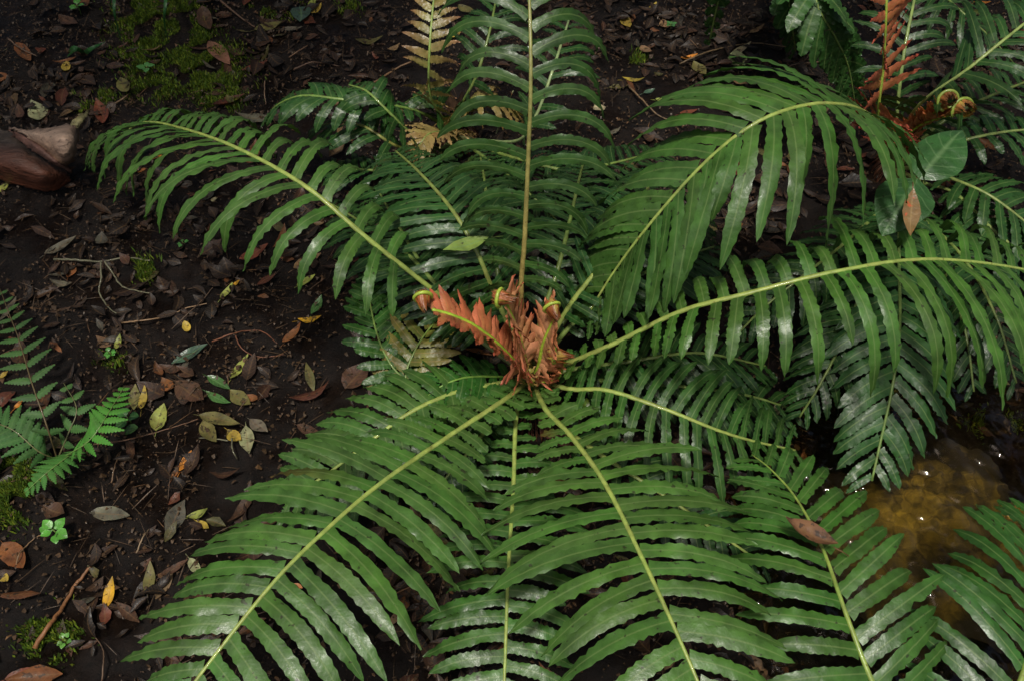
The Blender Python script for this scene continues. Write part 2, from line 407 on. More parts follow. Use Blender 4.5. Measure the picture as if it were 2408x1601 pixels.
def crozier(parent, centre, tang, axis, r=0.016, turns=1.1, thick=0.0034, strands=17, col=(0.34, 0.44, 0.05), scol=(0.36, 0.105, 0.028), spread=0.036, sides=(1, -1), label=None):
    axis = axis.normalized(); tang = (tang - axis * tang.dot(axis)).normalized(); out = axis.cross(tang).normalized()
    if out.z < 0: out = -out
    # ring starts at the stalk side and rolls over the top
    pts = []
    for i in range(34):
        s = i / 33; a = pi * 0.95 - s * turns * 2 * pi; rr = r * (1 - 0.42 * s)
        pts.append(centre + tang * (cos(a) * rr) + out * (sin(a) * rr))
    mb = MB(); tube(mb, pts, lambda t: thick * (1 - 0.45 * t), col, 7)
    ring = mb.build('fiddlehead', M_STEM, parent, org=centre)
    for sd in sides:
        for k in range(strands):
            s = (k + R()) / strands * 0.75; a = pi * 0.95 - s * turns * 2 * pi
            d = tang * cos(a) + out * sin(a); p = centre + d * (r * (0.97 - 0.4 * s)); D = (axis * sd * 0.75 - d * U(0.15, 0.42) + tang * U(-.1, .1))
            mb = MB(); pinna_geo(mb, p, D, d.cross(axis) * 1.0 + d * 0.05, d, spread * U(0.75, 1.2) * (1 if sd == sides[0] else .5), U(0.006, 0.011), 0.1, 0.0, 6, jit(scol if R() < .7 else (.38, .26, .05), 0.4), jit((0.13, 0.045, 0.02), 0.4), prof_scale, 0.0008, 0.5, U(-.7, .7), U(-0.9, 0.5))
            mb.build('pinna', M_YOUNG, ring, org=p)
    return ring

def crown_part(parent, c, r, h):
    mb = MB()
    path = [V((c.x, c.y, G(c.x, c.y) - 0.02)), V((c.x, c.y, h * 0.5)), V((c.x, c.y, h))]
    pp, _ = catmull(path, 6); tube(mb, pp, lambda t: r * (1 - 0.35 * t), (0.02, 0.013, 0.008), 12, rough=0.2)
    o = mb.build('rootstock', M_TWIG, parent)
    for k in range(22):
        a = U(0, 2 * pi); d = V((cos(a), sin(a), 0)); p = c + d * (r * U(0.45, 0.95)); p.z = h * U(0.5, 0.95)
        mb = MB(); pinna_geo(mb, p, d * 0.45 + V((0, 0, 1)), d.cross(V((0, 0, 1))), d, U(0.03, 0.075), U(0.014, 0.028), -0.2, 0, 6, jit((0.09, 0.05, 0.025), .4), jit((0.05, 0.03, 0.018), .4), prof_scale, 0.001, 0.6)
        mb.build('stipe_base', M_TWIG, o, org=p)
    fb = MB()
    for k in range(140):
        a = U(0, 2 * pi); d = V((cos(a), sin(a), 0)); p = c + d * (r * U(0.8, 1.0)); p.z = h * U(0.2, 0.7); ln = U(0.04, 0.09)
        q = [p, p + d * ln * 0.3 - V((0, 0, ln * 0.5)), p + d * ln * U(.3, .7) - V((0, 0, ln))]
        tube(fb, q, lambda t: 0.0011, jit((0.10, 0.035, 0.014), .4), 3)
    tag(fb.build('root_fibres', M_TWIG, o, org=c), kind='stuff')

# ---- the large rosette in the middle
CA = P(1255, 900, 0.10); BA = V((CA.x, CA.y, G(CA.x, CA.y)))
A = thing('fern', BA, 'large glossy green fern rosette with red young fronds coiling at its centre', 'fern')
crown_part(A, CA, 0.04, 0.085)
def A_(pix, **k): return frond(A, [(1250, 890, 0.075)] + pix, **k)
# upper left, long drooping pinnae
A_([(1150, 800, .15), (1070, 725, .23), (1000, 668, .29), (860, 558, .38), (720, 440, .43), (560, 350, .42), (430, 303, .35), (340, 288, .26), (285, 318, .17)],
   L=.20, w=.0195, spacing=.0325, t0=.27, fwd=(24, 22), lift=(14, 22), droop=(2.9, 2.6), peak=.45, base=.4, end=.55, fal=.15, fwd_tip=30, Ls=(.95, 1.18), col=(0.054, 0.132, 0.034))
# upright, browned stalk
A_([(1226, 715, .24), (1234, 560, .37), (1241, 400, .48), (1248, 200, .60), (1245, 0, .68), (1238, -130, .71)],
   L=.17, w=.0165, spacing=.033, t0=.26, fwd=(26, 26), lift=(6, 6), droop=(2.5, 2.5), stalk=(0.30, 0.20, 0.06), peak=.75, base=.38, end=.6, col=(0.034, 0.088, 0.025), fal=.1,
   stalkf=lambda t: (0.36 - .14 * t, 0.25, 0.075))
# right, long
A_([(1330, 856, .16), (1450, 805, .24), (1600, 733, .32), (1760, 690, .37), (1960, 640, .40), (2180, 610, .39), (2408, 634, .33), (2540, 680, .25)],
   L=.205, w=.0215, spacing=.0325, t0=.10, fwd=(-2, 4), lift=(14, 16), droop=(2.4, 2.5), peak=.62, base=.15, slow=True, Ls=(1.25, .95), end=.5, col=(0.050, 0.128, 0.028), fal=.15, fwd_tip=22)
# right low
A_([(1340, 914, .13), (1430, 918, .16), (1560, 960, .17), (1680, 1008, .15), (1765, 1035, .12), (1870, 1058, .07)],
   L=.135, w=.0165, spacing=.0245, t0=.12, fwd=(10, 6), lift=(2, 14), droop=(1.1, 1.0), peak=.5, base=.22, end=.45, col=(0.032, 0.092, 0.022), fal=.3)
# bottom right
A_([(1283, 962, .15), (1340, 1022, .19), (1420, 1132, .24), (1500, 1290, .28), (1570, 1440, .29), (1640, 1600, .28), (1700, 1760, .24)],
   L=.20, w=.0245, spacing=.0292, t0=.055, fwd=(-10, 12), lift=(8, 10), droop=(1.0, .95), peak=.52, base=.17, slow=True, Ls=(1.04, .96), bw=1.5, off=(.2, .1), end=.5, fal=.35, fwd_tip=40, col=(0.058, 0.138, 0.036))
# bottom middle, lower
A_([(1216, 965, .11), (1207, 1150, .125), (1195, 1350, .13), (1186, 1600, .11), (1180, 1740, .08)],
   L=.135, w=.0205, spacing=.0255, t0=.12, fwd=(-4, -4), lift=(6, 6), droop=(.8, .8), peak=.5, base=.2, slow=True, end=.5, fal=.3, col=(0.042, 0.115, 0.028), rad=(.0045, .002), fwd_tip=32)
# bottom left
A_([(1188, 938, .15), (1060, 1022, .20), (900, 1132, .25), (770, 1242, .28), (640, 1372, .29), (460, 1600, .27), (380, 1720, .23)],
   L=.205, w=.0245, spacing=.0292, t0=.045, fwd=(20, -4), lift=(8, 8), droop=(.95, 1.0), peak=.52, base=.17, slow=True, Ls=(.83, 1.04), bw=1.5, off=(.08, .2), end=.5, fal=.3, fwd_tip=32, col=(0.056, 0.136, 0.038))
# fronds underneath: their pinnae are past what is picked apart one by one
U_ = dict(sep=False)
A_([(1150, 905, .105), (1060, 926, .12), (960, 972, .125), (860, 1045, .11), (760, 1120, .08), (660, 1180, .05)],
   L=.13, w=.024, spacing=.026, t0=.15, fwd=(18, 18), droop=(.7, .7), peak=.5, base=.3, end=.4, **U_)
A_([(1162, 690, .25), (1120, 590, .32), (1060, 490, .35), (985, 405, .32), (930, 355, .24)],
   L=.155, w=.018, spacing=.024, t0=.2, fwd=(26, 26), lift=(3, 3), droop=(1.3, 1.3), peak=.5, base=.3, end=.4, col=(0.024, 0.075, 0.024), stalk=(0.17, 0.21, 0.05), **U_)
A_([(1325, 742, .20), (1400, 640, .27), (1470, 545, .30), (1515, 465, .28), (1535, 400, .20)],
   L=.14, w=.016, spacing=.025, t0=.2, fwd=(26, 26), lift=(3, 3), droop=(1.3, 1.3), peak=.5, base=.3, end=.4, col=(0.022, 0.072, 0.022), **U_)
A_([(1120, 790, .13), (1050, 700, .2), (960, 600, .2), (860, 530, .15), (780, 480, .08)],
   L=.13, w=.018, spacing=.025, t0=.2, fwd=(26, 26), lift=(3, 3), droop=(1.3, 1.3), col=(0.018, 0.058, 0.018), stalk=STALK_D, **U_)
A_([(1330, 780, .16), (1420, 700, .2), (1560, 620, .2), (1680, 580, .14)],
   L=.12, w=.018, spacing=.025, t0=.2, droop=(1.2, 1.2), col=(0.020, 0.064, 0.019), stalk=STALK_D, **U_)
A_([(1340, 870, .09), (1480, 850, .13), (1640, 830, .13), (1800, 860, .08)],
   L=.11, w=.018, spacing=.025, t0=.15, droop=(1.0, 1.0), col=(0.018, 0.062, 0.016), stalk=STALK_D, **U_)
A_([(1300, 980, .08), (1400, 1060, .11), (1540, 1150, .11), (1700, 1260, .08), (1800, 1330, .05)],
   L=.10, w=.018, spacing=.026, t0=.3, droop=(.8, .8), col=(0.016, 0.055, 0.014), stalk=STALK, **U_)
A_([(1060, 985, .07), (960, 900, .10), (915, 850, .12), (885, 780, .13), (868, 700, .13), (862, 640, .12)],
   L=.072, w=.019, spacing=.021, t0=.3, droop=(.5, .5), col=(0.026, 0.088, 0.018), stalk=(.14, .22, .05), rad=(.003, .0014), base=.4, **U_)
A_([(1090, 960, .07), (965, 945, .09), (955, 880, .11), (978, 820, .13), (1008, 775, .135), (1045, 735, .12)],
   L=.085, w=.018, spacing=.020, t0=.42, fwd=(16, 16), droop=(.5, .5), col=(0.12, 0.13, 0.022), tip=(0.17, 0.13, 0.03), stalk=(.16, .24, .05), rad=(.003, .0014), base=.3, peak=.6, end=.6, mat=M_YOUNG, **U_)
A_([(1165, 885, .10), (1090, 888, .12), (1030, 912, .12), (985, 950, .1)],
   L=.065, w=.018, spacing=.018, t0=.15, droop=(.5, .5), fwd=(22, 22), col=(0.025, 0.105, 0.02), stalk=(.14, .26, .04), rad=(.003, .0014), base=.4, **U_)
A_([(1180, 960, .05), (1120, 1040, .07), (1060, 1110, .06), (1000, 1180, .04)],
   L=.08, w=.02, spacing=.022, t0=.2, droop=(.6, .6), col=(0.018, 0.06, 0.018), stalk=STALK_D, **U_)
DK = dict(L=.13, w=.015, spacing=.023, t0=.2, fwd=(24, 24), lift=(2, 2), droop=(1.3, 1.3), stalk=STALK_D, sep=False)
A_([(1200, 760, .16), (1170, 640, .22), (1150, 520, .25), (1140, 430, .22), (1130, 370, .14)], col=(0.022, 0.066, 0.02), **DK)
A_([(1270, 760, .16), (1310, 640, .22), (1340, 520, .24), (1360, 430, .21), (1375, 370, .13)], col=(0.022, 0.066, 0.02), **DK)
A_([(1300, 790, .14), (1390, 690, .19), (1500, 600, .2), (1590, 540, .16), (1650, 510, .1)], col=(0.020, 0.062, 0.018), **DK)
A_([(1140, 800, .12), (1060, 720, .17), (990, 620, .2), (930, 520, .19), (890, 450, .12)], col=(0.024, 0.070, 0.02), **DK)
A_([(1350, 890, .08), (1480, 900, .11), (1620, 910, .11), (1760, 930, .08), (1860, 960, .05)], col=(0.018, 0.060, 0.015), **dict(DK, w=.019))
# red young fronds
RED = (0.48, 0.16, 0.07); REDT = (0.46, 0.11, 0.06); SALMON = (0.54, 0.27, 0.13)
YS = (0.28, 0.42, 0.035)
YK = dict(mat=M_YOUNG, prof=prof_scale, seg=9, fold=0.35, crinkle=.0026, stalk=YS, rad=(.0042, .0028), fwd_tip=10, colj=.3, name='young_frond', ragged=9)
def R_(pix, **k): return frond(A, [(1250, 897, 0.10)] + pix, **k)
f1, p1, _ = R_([(1226, 868, .15), (1175, 812, .22), (1115, 765, .27), (1062, 741, .30), (1016, 728, .315)], L=.058, w=.0225, spacing=.0118, t0=.15, fwd=(10, 14), lift=(8, 30),
               droop=(.7, .2), col=RED, tip=REDT, base=.7, peak=.5, end=.75, label='red young frond with coiled tip leaning left', **YK)
crozier(f1, P(992, 700, .33), p1[-1] - p1[-4], V((.2, -.93, -.15)), r=.0155, spread=.027)
f2, p2, _ = R_([(1240, 874, .15), (1230, 820, .21), (1212, 765, .27), (1197, 728, .31), (1188, 712, .325)], L=.068, w=.0235, spacing=.0092, t0=.10, fwd=(4, 4), lift=(12, 12),
               droop=(.5, .5), col=SALMON, tip=REDT, base=.75, peak=.5, end=.8, label='salmon young frond with coiled tip standing in the middle', **YK)
crozier(f2, P(1176, 698, .335), V((-.3, .5, 1)), V((.9, -.35, .1)), r=.016, spread=.027)
f3, p3, _ = R_([(1266, 860, .15), (1276, 812, .20), (1292, 772, .24), (1308, 744, .27)], L=.058, w=.0235, spacing=.0100, t0=.15, fwd=(6, 6), lift=(12, 12),
               droop=(.2, .2), col=SALMON, tip=RED, base=.6, peak=.5, end=.8, label='salmon young frond with coiled tip leaning right', **YK)
crozier(f3, P(1300, 722, .285), V((.1, .5, 1)), V((.3, -.9, -.2)), r=.0155, spread=.026)
f4, p4, _ = R_([(1306, 893, .13), (1322, 866, .17), (1328, 850, .19)], L=.03, w=.015, spacing=.012, t0=.3, fwd=(30, 30), lift=(20, 20), droop=(.1, .1), col=(.36, .12, .04), tip=RED,
               base=.7, label='short red young frond still tightly coiled', **YK)
crozier(f4, P(1306, 832, .215), V((.3, .4, 1)), V((1, -.25, .1)), r=.0155, spread=.032)
f5, p5, _ = R_([(1244, 902, .14), (1242, 882, .155), (1234, 862, .17)], L=.02, w=.01, spacing=.012, t0=.3, droop=(.1, .1), col=(.30, .30, .05), tip=(.4, .2, .08),
               base=.7, label='bright yellow green shoot at the crown', **YK)

# ---- upper right plant
CB = PG(2105, 405); B = thing('fern', CB, 'fern at upper right with one broad arching frond and a red upright frond', 'fern')
crown_part(B, CB + V((0, 0, .06)), 0.035, 0.08)
def B_(pix, **k): return frond(B, [(2103, 395, 0.06)] + pix, **k)
B_([(2085, 320, .32), (2030, 262, .47), (1950, 244, .54), (1860, 256, .56), (1760, 300, .55), (1650, 390, .49), (1530, 525, .40), (1440, 645, .30), (1380, 745, .21)],
   L=.235, w=.0255, spacing=.0285, t0=.40, fwd=(34, 32), lift=(3, 12), droop=(1.25, 1.7), peak=.32, base=.32, end=.18, fal=.2, col=(0.048, 0.122, 0.032), roll=-.1, fwd_tip=20)
B_([(2066, 300, .30), (2078, 150, .44), (2085, 0, .55), (2087, -110, .60)], L=.085, w=.018, spacing=.0215, t0=.22, fwd=(10, 10), lift=(14, 14), droop=(.6, .6),
   col=(.40, .13, .055), tip=(.42, .08, .05), mat=M_YOUNG, stalk=(.28, .38, .05), prof=prof_scale, peak=.6, base=.6, end=.8, label='red upright young frond', name='young_frond', fold=.25)
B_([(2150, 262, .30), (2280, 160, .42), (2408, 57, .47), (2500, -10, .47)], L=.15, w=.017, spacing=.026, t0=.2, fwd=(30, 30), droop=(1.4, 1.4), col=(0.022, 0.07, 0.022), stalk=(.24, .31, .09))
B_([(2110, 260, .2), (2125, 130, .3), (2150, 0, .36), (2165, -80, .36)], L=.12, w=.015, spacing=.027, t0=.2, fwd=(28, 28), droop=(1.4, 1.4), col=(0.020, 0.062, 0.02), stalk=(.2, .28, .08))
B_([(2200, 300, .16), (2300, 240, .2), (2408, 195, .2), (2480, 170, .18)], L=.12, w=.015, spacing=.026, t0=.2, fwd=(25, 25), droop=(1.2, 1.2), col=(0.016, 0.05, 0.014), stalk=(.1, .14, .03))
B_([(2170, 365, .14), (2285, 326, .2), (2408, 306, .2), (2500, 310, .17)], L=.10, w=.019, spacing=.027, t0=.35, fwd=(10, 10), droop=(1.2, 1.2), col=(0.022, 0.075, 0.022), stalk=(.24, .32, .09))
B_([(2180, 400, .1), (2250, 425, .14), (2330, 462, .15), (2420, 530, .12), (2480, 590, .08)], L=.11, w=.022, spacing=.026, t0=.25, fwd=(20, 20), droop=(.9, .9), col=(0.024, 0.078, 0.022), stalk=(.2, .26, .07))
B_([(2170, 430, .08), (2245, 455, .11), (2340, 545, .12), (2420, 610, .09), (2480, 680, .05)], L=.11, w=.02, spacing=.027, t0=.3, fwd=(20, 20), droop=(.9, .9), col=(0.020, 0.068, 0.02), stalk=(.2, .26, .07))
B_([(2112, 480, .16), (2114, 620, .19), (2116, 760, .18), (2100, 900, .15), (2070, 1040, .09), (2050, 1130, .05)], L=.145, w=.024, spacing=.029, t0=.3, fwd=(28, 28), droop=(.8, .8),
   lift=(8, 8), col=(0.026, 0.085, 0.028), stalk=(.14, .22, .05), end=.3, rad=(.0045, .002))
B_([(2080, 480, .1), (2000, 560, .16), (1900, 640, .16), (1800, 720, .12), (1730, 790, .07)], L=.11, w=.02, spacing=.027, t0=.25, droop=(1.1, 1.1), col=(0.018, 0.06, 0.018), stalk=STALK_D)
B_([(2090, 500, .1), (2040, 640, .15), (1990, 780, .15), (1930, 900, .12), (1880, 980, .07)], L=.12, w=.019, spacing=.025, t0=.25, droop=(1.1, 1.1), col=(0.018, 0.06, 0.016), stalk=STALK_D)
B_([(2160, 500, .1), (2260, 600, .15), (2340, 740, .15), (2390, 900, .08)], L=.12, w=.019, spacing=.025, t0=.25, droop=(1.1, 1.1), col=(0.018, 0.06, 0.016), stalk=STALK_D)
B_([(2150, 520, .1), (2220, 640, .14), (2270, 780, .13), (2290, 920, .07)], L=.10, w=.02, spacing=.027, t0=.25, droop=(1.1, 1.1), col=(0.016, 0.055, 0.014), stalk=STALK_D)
b1, q1, _ = B_([(2115, 340, .22), (2155, 300, .30), (2205, 279, .36), (2245, 270, .385)], L=.045, w=.018, spacing=.010, t0=.25, fwd=(40, 40), lift=(25, 25), droop=(.1, .1), col=(.34, .11, .04), tip=RED,
               base=.8, end=.8, label='red brown coiled young frond', **YK)
crozier(b1, P(2266, 258, .40), q1[-1] - q1[-5], V((.15, -.8, .45)), r=.022, spread=.024, scol=(.26, .11, .03), col=(.2, .27, .04))
b2, q2, _ = B_([(2125, 330, .24), (2175, 285, .33), (2212, 255, .39)], L=.04, w=.015, spacing=.011, t0=.4, fwd=(40, 40), lift=(20, 20), droop=(.1, .1), col=(.32, .10, .04), tip=RED,
               base=.8, end=.8, label='small coiled young frond behind the larger coil', **YK)
crozier(b2, P(2232, 236, .41), q2[-1] - q2[-5], V((-.15, -.8, .45)), r=.0195, spread=.022, scol=(.26, .10, .03), col=(.2, .27, .04))

# ---- plant behind, middle
CC = PG(1075, 330); C = thing('fern', CC, 'dark green fern behind the big rosette with tan young fronds', 'fern')
crown_part(C, CC + V((0, 0, .05)), 0.03, 0.06)
def C_(pix, **k): return frond(C, [(1072, 322, 0.05)] + pix, **k)
TAN = (.26, .19, .065)
C_([(1000, 270, .17), (900, 245, .24), (800, 234, .26), (710, 226, .25), (650, 250, .2), (622, 290, .14)], L=.085, w=.022, spacing=.024, t0=.3, fwd=(30, 20), droop=(1.2, 1.6), col=(0.024, 0.078, 0.022), stalk=(.15, .24, .05))
C_([(1030, 350, .1), (965, 312, .19), (910, 260, .25), (862, 215, .27), (820, 200, .24)], L=.085, w=.02, spacing=.024, t0=.3, fwd=(20, 20), droop=(1.3, 1.3), col=(0.022, 0.075, 0.02), stalk=(.18, .26, .06))
C_([(1020, 370, .1), (930, 343, .18), (860, 300, .21), (800, 288, .18), (740, 300, .1)], L=.09, w=.019, spacing=.026, t0=.25, fwd=(22, 22), droop=(1.3, 1.3), col=(0.018, 0.06, 0.018), stalk=(.17, .18, .04))
C_([(1050, 290, .14), (1012, 225, .24), (1010, 120, .34), (1020, 0, .40), (1028, -60, .42)], L=.062, w=.017, spacing=.022, t0=.36, fwd=(18, 18), lift=(5, 5), droop=(.9, .9), col=(.22, .20, .055), tip=(.30, .15, .08),
   mat=M_YOUNG, stalk=(.24, .34, .08), prof=prof_scale, base=.9, peak=.3, end=.7, label='tan upright young frond', name='young_frond', rad=(.0035, .0018))
C_([(1050, 310, .16), (1010, 315, .2), (985, 345, .19), (968, 385, .14)], L=.07, w=.018, spacing=.013, t0=.3, fwd=(35, 35), droop=(.7, .7), col=TAN, tip=(.33, .22, .09), mat=M_YOUNG, stalk=(.16, .22, .05),
   prof=prof_scale, base=.9, peak=.2, end=.5, label='drooping tan young frond tip', name='young_frond', rad=(.003, .0015))
C_([(1085, 270, .18), (1110, 232, .24), (1150, 228, .25), (1190, 245, .22), (1215, 280, .16)], L=.085, w=.017, spacing=.016, t0=.35, fwd=(15, 15), droop=(2.2, 2.2), col=(.20, .17, .05), tip=(.28, .17, .06), mat=M_YOUNG,
   stalk=(.2, .22, .06), prof=prof_scale, base=.9, peak=.3, end=.6, label='arched yellow brown young frond', name='young_frond', rad=(.003, .0015))
C_([(1035, 270, .17), (1010, 232, .2), (985, 225, .2), (950, 245, .16)], L=.075, w=.02, spacing=.02, t0=.3, fwd=(20, 20), droop=(1.3, 1.3), col=(0.024, 0.08, 0.02), stalk=(.15, .24, .05))
C_([(1130, 330, .1), (1220, 330, .2), (1262, 270, .26), (1295, 180, .32), (1318, 110, .34), (1340, 40, .33)], L=.1, w=.014, spacing=.03, t0=.45, fwd=(28, 28), droop=(1.4, 1.4), col=(0.018, 0.058, 0.017), stalk=(.22, .29, .12))
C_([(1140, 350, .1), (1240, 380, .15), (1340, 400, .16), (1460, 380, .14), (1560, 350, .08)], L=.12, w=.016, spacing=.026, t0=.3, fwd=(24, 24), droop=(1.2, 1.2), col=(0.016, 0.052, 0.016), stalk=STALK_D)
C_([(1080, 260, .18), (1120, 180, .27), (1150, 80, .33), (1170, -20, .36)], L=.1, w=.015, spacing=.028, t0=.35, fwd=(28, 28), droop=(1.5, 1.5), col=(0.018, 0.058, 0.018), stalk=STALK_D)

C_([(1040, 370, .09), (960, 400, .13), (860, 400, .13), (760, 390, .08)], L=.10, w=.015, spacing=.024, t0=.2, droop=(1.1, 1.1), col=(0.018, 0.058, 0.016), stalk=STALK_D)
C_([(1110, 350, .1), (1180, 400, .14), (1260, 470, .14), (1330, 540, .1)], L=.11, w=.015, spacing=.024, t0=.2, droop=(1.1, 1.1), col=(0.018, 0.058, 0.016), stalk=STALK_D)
# ---- frond hanging in from the top edge, right
CT = PG(1960, -240); T_ = thing('fern', CT, 'fern beyond the top edge with broad wavy frond hanging down beside the red frond', 'fern')
TK = dict(upn=V((0, -.75, .65)), L=.12, w=.036, spacing=.033, t0=.2, fwd=(38, 38), droop=(.6, .6), lift=(0, 0), col=(0.030, 0.090, 0.026), stalk=(.17, .25, .06), crinkle=.004)
frond(T_, [(1960, -240, .03), (1930, -160, .3), (1910, -60, .42), (1925, 20, .40), (1965, 90, .33), (1995, 160, .24), (2013, 260, .12)], **TK)
frond(T_, [(1960, -240, .03), (1880, -180, .3), (1860, -90, .38), (1855, -10, .35), (1862, 60, .28), (1870, 120, .2)], **dict(TK, L=.09))
frond(T_, [(1960, -240, .03), (1860, -200, .3), (1760, -140, .42), (1710, -70, .40), (1685, 20, .3), (1668, 100, .2)], **dict(TK, L=.05, w=.03, t0=.4))
frond(T_, [(1960, -240, .03), (2100, -120, .22), (2230, 0, .26), (2330, 90, .22), (2400, 170, .14)], L=.13, w=.016, spacing=.028, t0=.2, fwd=(25, 25), droop=(1.2, 1.2), col=(0.016, 0.05, 0.015), stalk=STALK_D)

# ---- lower right plant beyond the bottom edge
CD = P(2210, 1850, .02); D_ = thing('fern', CD, 'fern at the lower right edge reaching over the golden pool', 'fern')
crown_part(D_, CD + V((0, 0, .05)), .03, .08)
frond(D_, [(2210, 1850, .05), (2120, 1740, .15), (2050, 1600, .2), (1985, 1430, .22), (1935, 1290, .21), (1875, 1175, .18), (1815, 1105, .155), (1768, 1068, .13)],
      L=.165, w=.0225, spacing=.030, t0=.1, fwd=(26, 22), lift=(12, 12), droop=(1.2, 1.2), peak=.4, base=.5, end=.22, fal=.1, rad=(.0055, .0011), col=(0.042, 0.118, 0.026), stalk=(.2, .28, .055))
frond(D_, [(2210, 1850, .05), (2330, 1740, .15), (2400, 1600, .19), (2440, 1440, .19), (2450, 1300, .15), (2440, 1210, .1)],
      L=.17, w=.0225, spacing=.03, t0=.1, fwd=(26, 26), lift=(12, 12), droop=(1.1, 1.1), peak=.4, base=.5, end=.3, fal=.1, col=(0.030, 0.10, 0.024), stalk=(.2, .28, .055))

# ------------------------------------------------------------------ lacy fern on the left
def lobed_pinna(mb, p0, D, T, N, L, w, lobes, col, droop=.4):
    pos = p0.copy(); D = D.normalized(); dt = 1 / lobes; sg = 1 if D.cross(T).dot(N) > 0 else -1
    ps = []; cs = []; pv = []; fs = []
    for i in range(lobes + 1):
        t = i * dt; W = (T - D * T.dot(D)).normalized(); Np = D.cross(W) * sg
        hw = .5 * w * (1 - t ** 1.8) * (0.75 + .25 * min(1, t * 4)); st = L * dt
        b = len(ps)
        for v, fx in ((0, 0), (-.66, .02), (.66, .02), (-1, .55), (1, .55), (-.7, 1.0), (.7, 1.0), (-.45, 1.0), (.45, 1.0), (0, 1.05)):
            ps.append(pos + W * (v * hw) + D * (fx * st) + Np * (-.25 * abs(v) * hw)); cs.append(jit(col, .06)); pv.append((t, v * .8, .5))
        fs += [(b, b + 9, b + 7, b + 1), (b, b + 2, b + 8, b + 9), (b + 1, b + 7, b + 5, b + 3), (b + 2, b + 4, b + 6, b + 8)]
        D = (D + V((0, 0, -1)) * droop * dt).normalized(); pos = pos + D * st
    mb.add(ps, fs, cs, pv)
def lacy(parent, pix, L, w, num, col, stalk, fwd=28, peak=.35, t0=.1, lobes=9, r=.0016):
    pts = [P(u, v, h + G(P(u, v, 0).x, P(u, v, 0).y)) for u, v, h in pix]
    n = 40; path, ln = catmull(pts, n)
    mb = MB(); tube(mb, path, lambda t: r * (1 - .6 * t), stalk, 5); fr = mb.build('frond', M_STEM, parent, org=pts[0])
    for k in range(num):
        s = (k + .5) / num; t = t0 + (1 - t0) * s; f = t * n; i = min(n - 1, int(f)); p = path[i].lerp(path[i + 1], f - i)
        T = (path[min(n, i + 2)] - path[max(0, i - 1)]).normalized(); N = V((0, 0, 1)) - T * T.z; N.normalize(); S = T.cross(N)
        q = (.5 + .5 * s / peak) if s < peak else 1 - .82 * ((s - peak) / (1 - peak)) ** 1.2
        for side in (1, -1):
            a = radians(fwd + U(-4, 4)); D = S * side * cos(a) + T * sin(a) + N * .1
            mb = MB(); lobed_pinna(mb, p, D, T, N, L * q, w * (.7 + .3 * q), max(3, int(lobes * (.4 + .6 * q))), jit(col, .1)); mb.build('pinna', M_LACY, fr, org=p)
CE = PG(130, 1075); E = thing('lacy_fern', CE, 'small lacy fern with finely toothed pale green fronds at the left edge', 'fern')
lacy(E, [(135, 1080, .01), (110, 1000, .09), (75, 900, .12), (45, 800, .12), (20, 735, .1), (0, 680, .08)], .052, .020, 12, (.05, .115, .034), (.11, .08, .035))
lacy(E, [(135, 1080, .01), (170, 1062, .07), (215, 1030, .10), (255, 970, .11), (292, 908, .09)], .046, .018, 11, (.065, .22, .03), (.12, .22, .05), t0=.3)
lacy(E, [(135, 1080, .01), (90, 1060, .05), (30, 1010, .08), (-30, 990, .08), (-80, 985, .06)], .056, .019, 14, (.05, .13, .035), (.13, .14, .05), t0=.05)
lacy(E, [(185, 1055, .03), (150, 1080, .06), (105, 1115, .07), (58, 1158, .05)], .04, .016, 11, (.06, .18, .035), (.12, .2, .05), t0=.02)
lacy(E, [(135, 1080, .01), (160, 1020, .05), (180, 960, .07), (150, 900, .07)], .04, .02, 5, (.055, .13, .035), (.12, .12, .05))

# ------------------------------------------------------------------ leaves: shape, placing
def leaf_geo(mb, a, b, ratio, col, up=V((0, 0, 1)), curl=.1, fold=.2, seg=10, tipc=None, prof='lance', jitter=.05, bend=0.0):
    ax = b - a; L = ax.length; D = ax.normalized(); S = D.cross(up).normalized(); N = S.cross(D).normalized()
    w = L * ratio; ps = []; cs = []; pv = []; fs = []; rz = R(); tipc = tipc or col
    for i in range(seg + 1):
        t = i / seg
        if prof == 'lance': hw = .5 * w * (sin(pi * min(1, t ** .9)) ** 1.15) + .0005
        elif prof == 'ovate': hw = .5 * w * (sin(pi * t ** .75) ** .92) + .0005
        else: hw = .5 * w * min(1, t * 6) * max(0.02, 1 - t ** 6) ** .5
        c = a + D * (L * t) + N * (curl * L * (t - .5) ** 2 * 2 + L * .012 * sin(t * 9 + rz * 6)) + S * (bend * L * (t * (1 - t)))
        for v in (-1, -.5, 0, .5, 1):
            k = hw * (1 + (U(-jitter, jitter) if abs(v) == 1 else 0))
            ps.append(c + S * (v * k) + N * (abs(v) ** 1.5 * fold * hw + (U(-.05, .05) * hw if v else 0)))
            cs.append(jit(tuple(col[q] * (1 - t) + tipc[q] * t for q in range(3)), .08)); pv.append((t, v, rz))
    for i in range(seg):
        for k in range(4):
            q = i * 5 + k; fs.append((q, q + 1, q + 6, q + 5))
    mb.add(ps, fs, cs, pv)
C_L = dict(brown=(.055, .026, .014), dark=(.028, .015, .010), red=(.12, .032, .016), tan=(.20, .12, .06), pink=(.19, .085, .05), yellow=(.32, .23, .035), vivid=(.42, .23, .012),
           orange=(.38, .135, .014), ygreen=(.22, .25, .05), olive=(.11, .10, .03), green=(.05, .12, .03), pale=(.25, .26, .13), grey=(.11, .10, .07), cream=(.34, .29, .17), bluegreen=(.045, .085, .055), obrown=(.17, .06, .018))
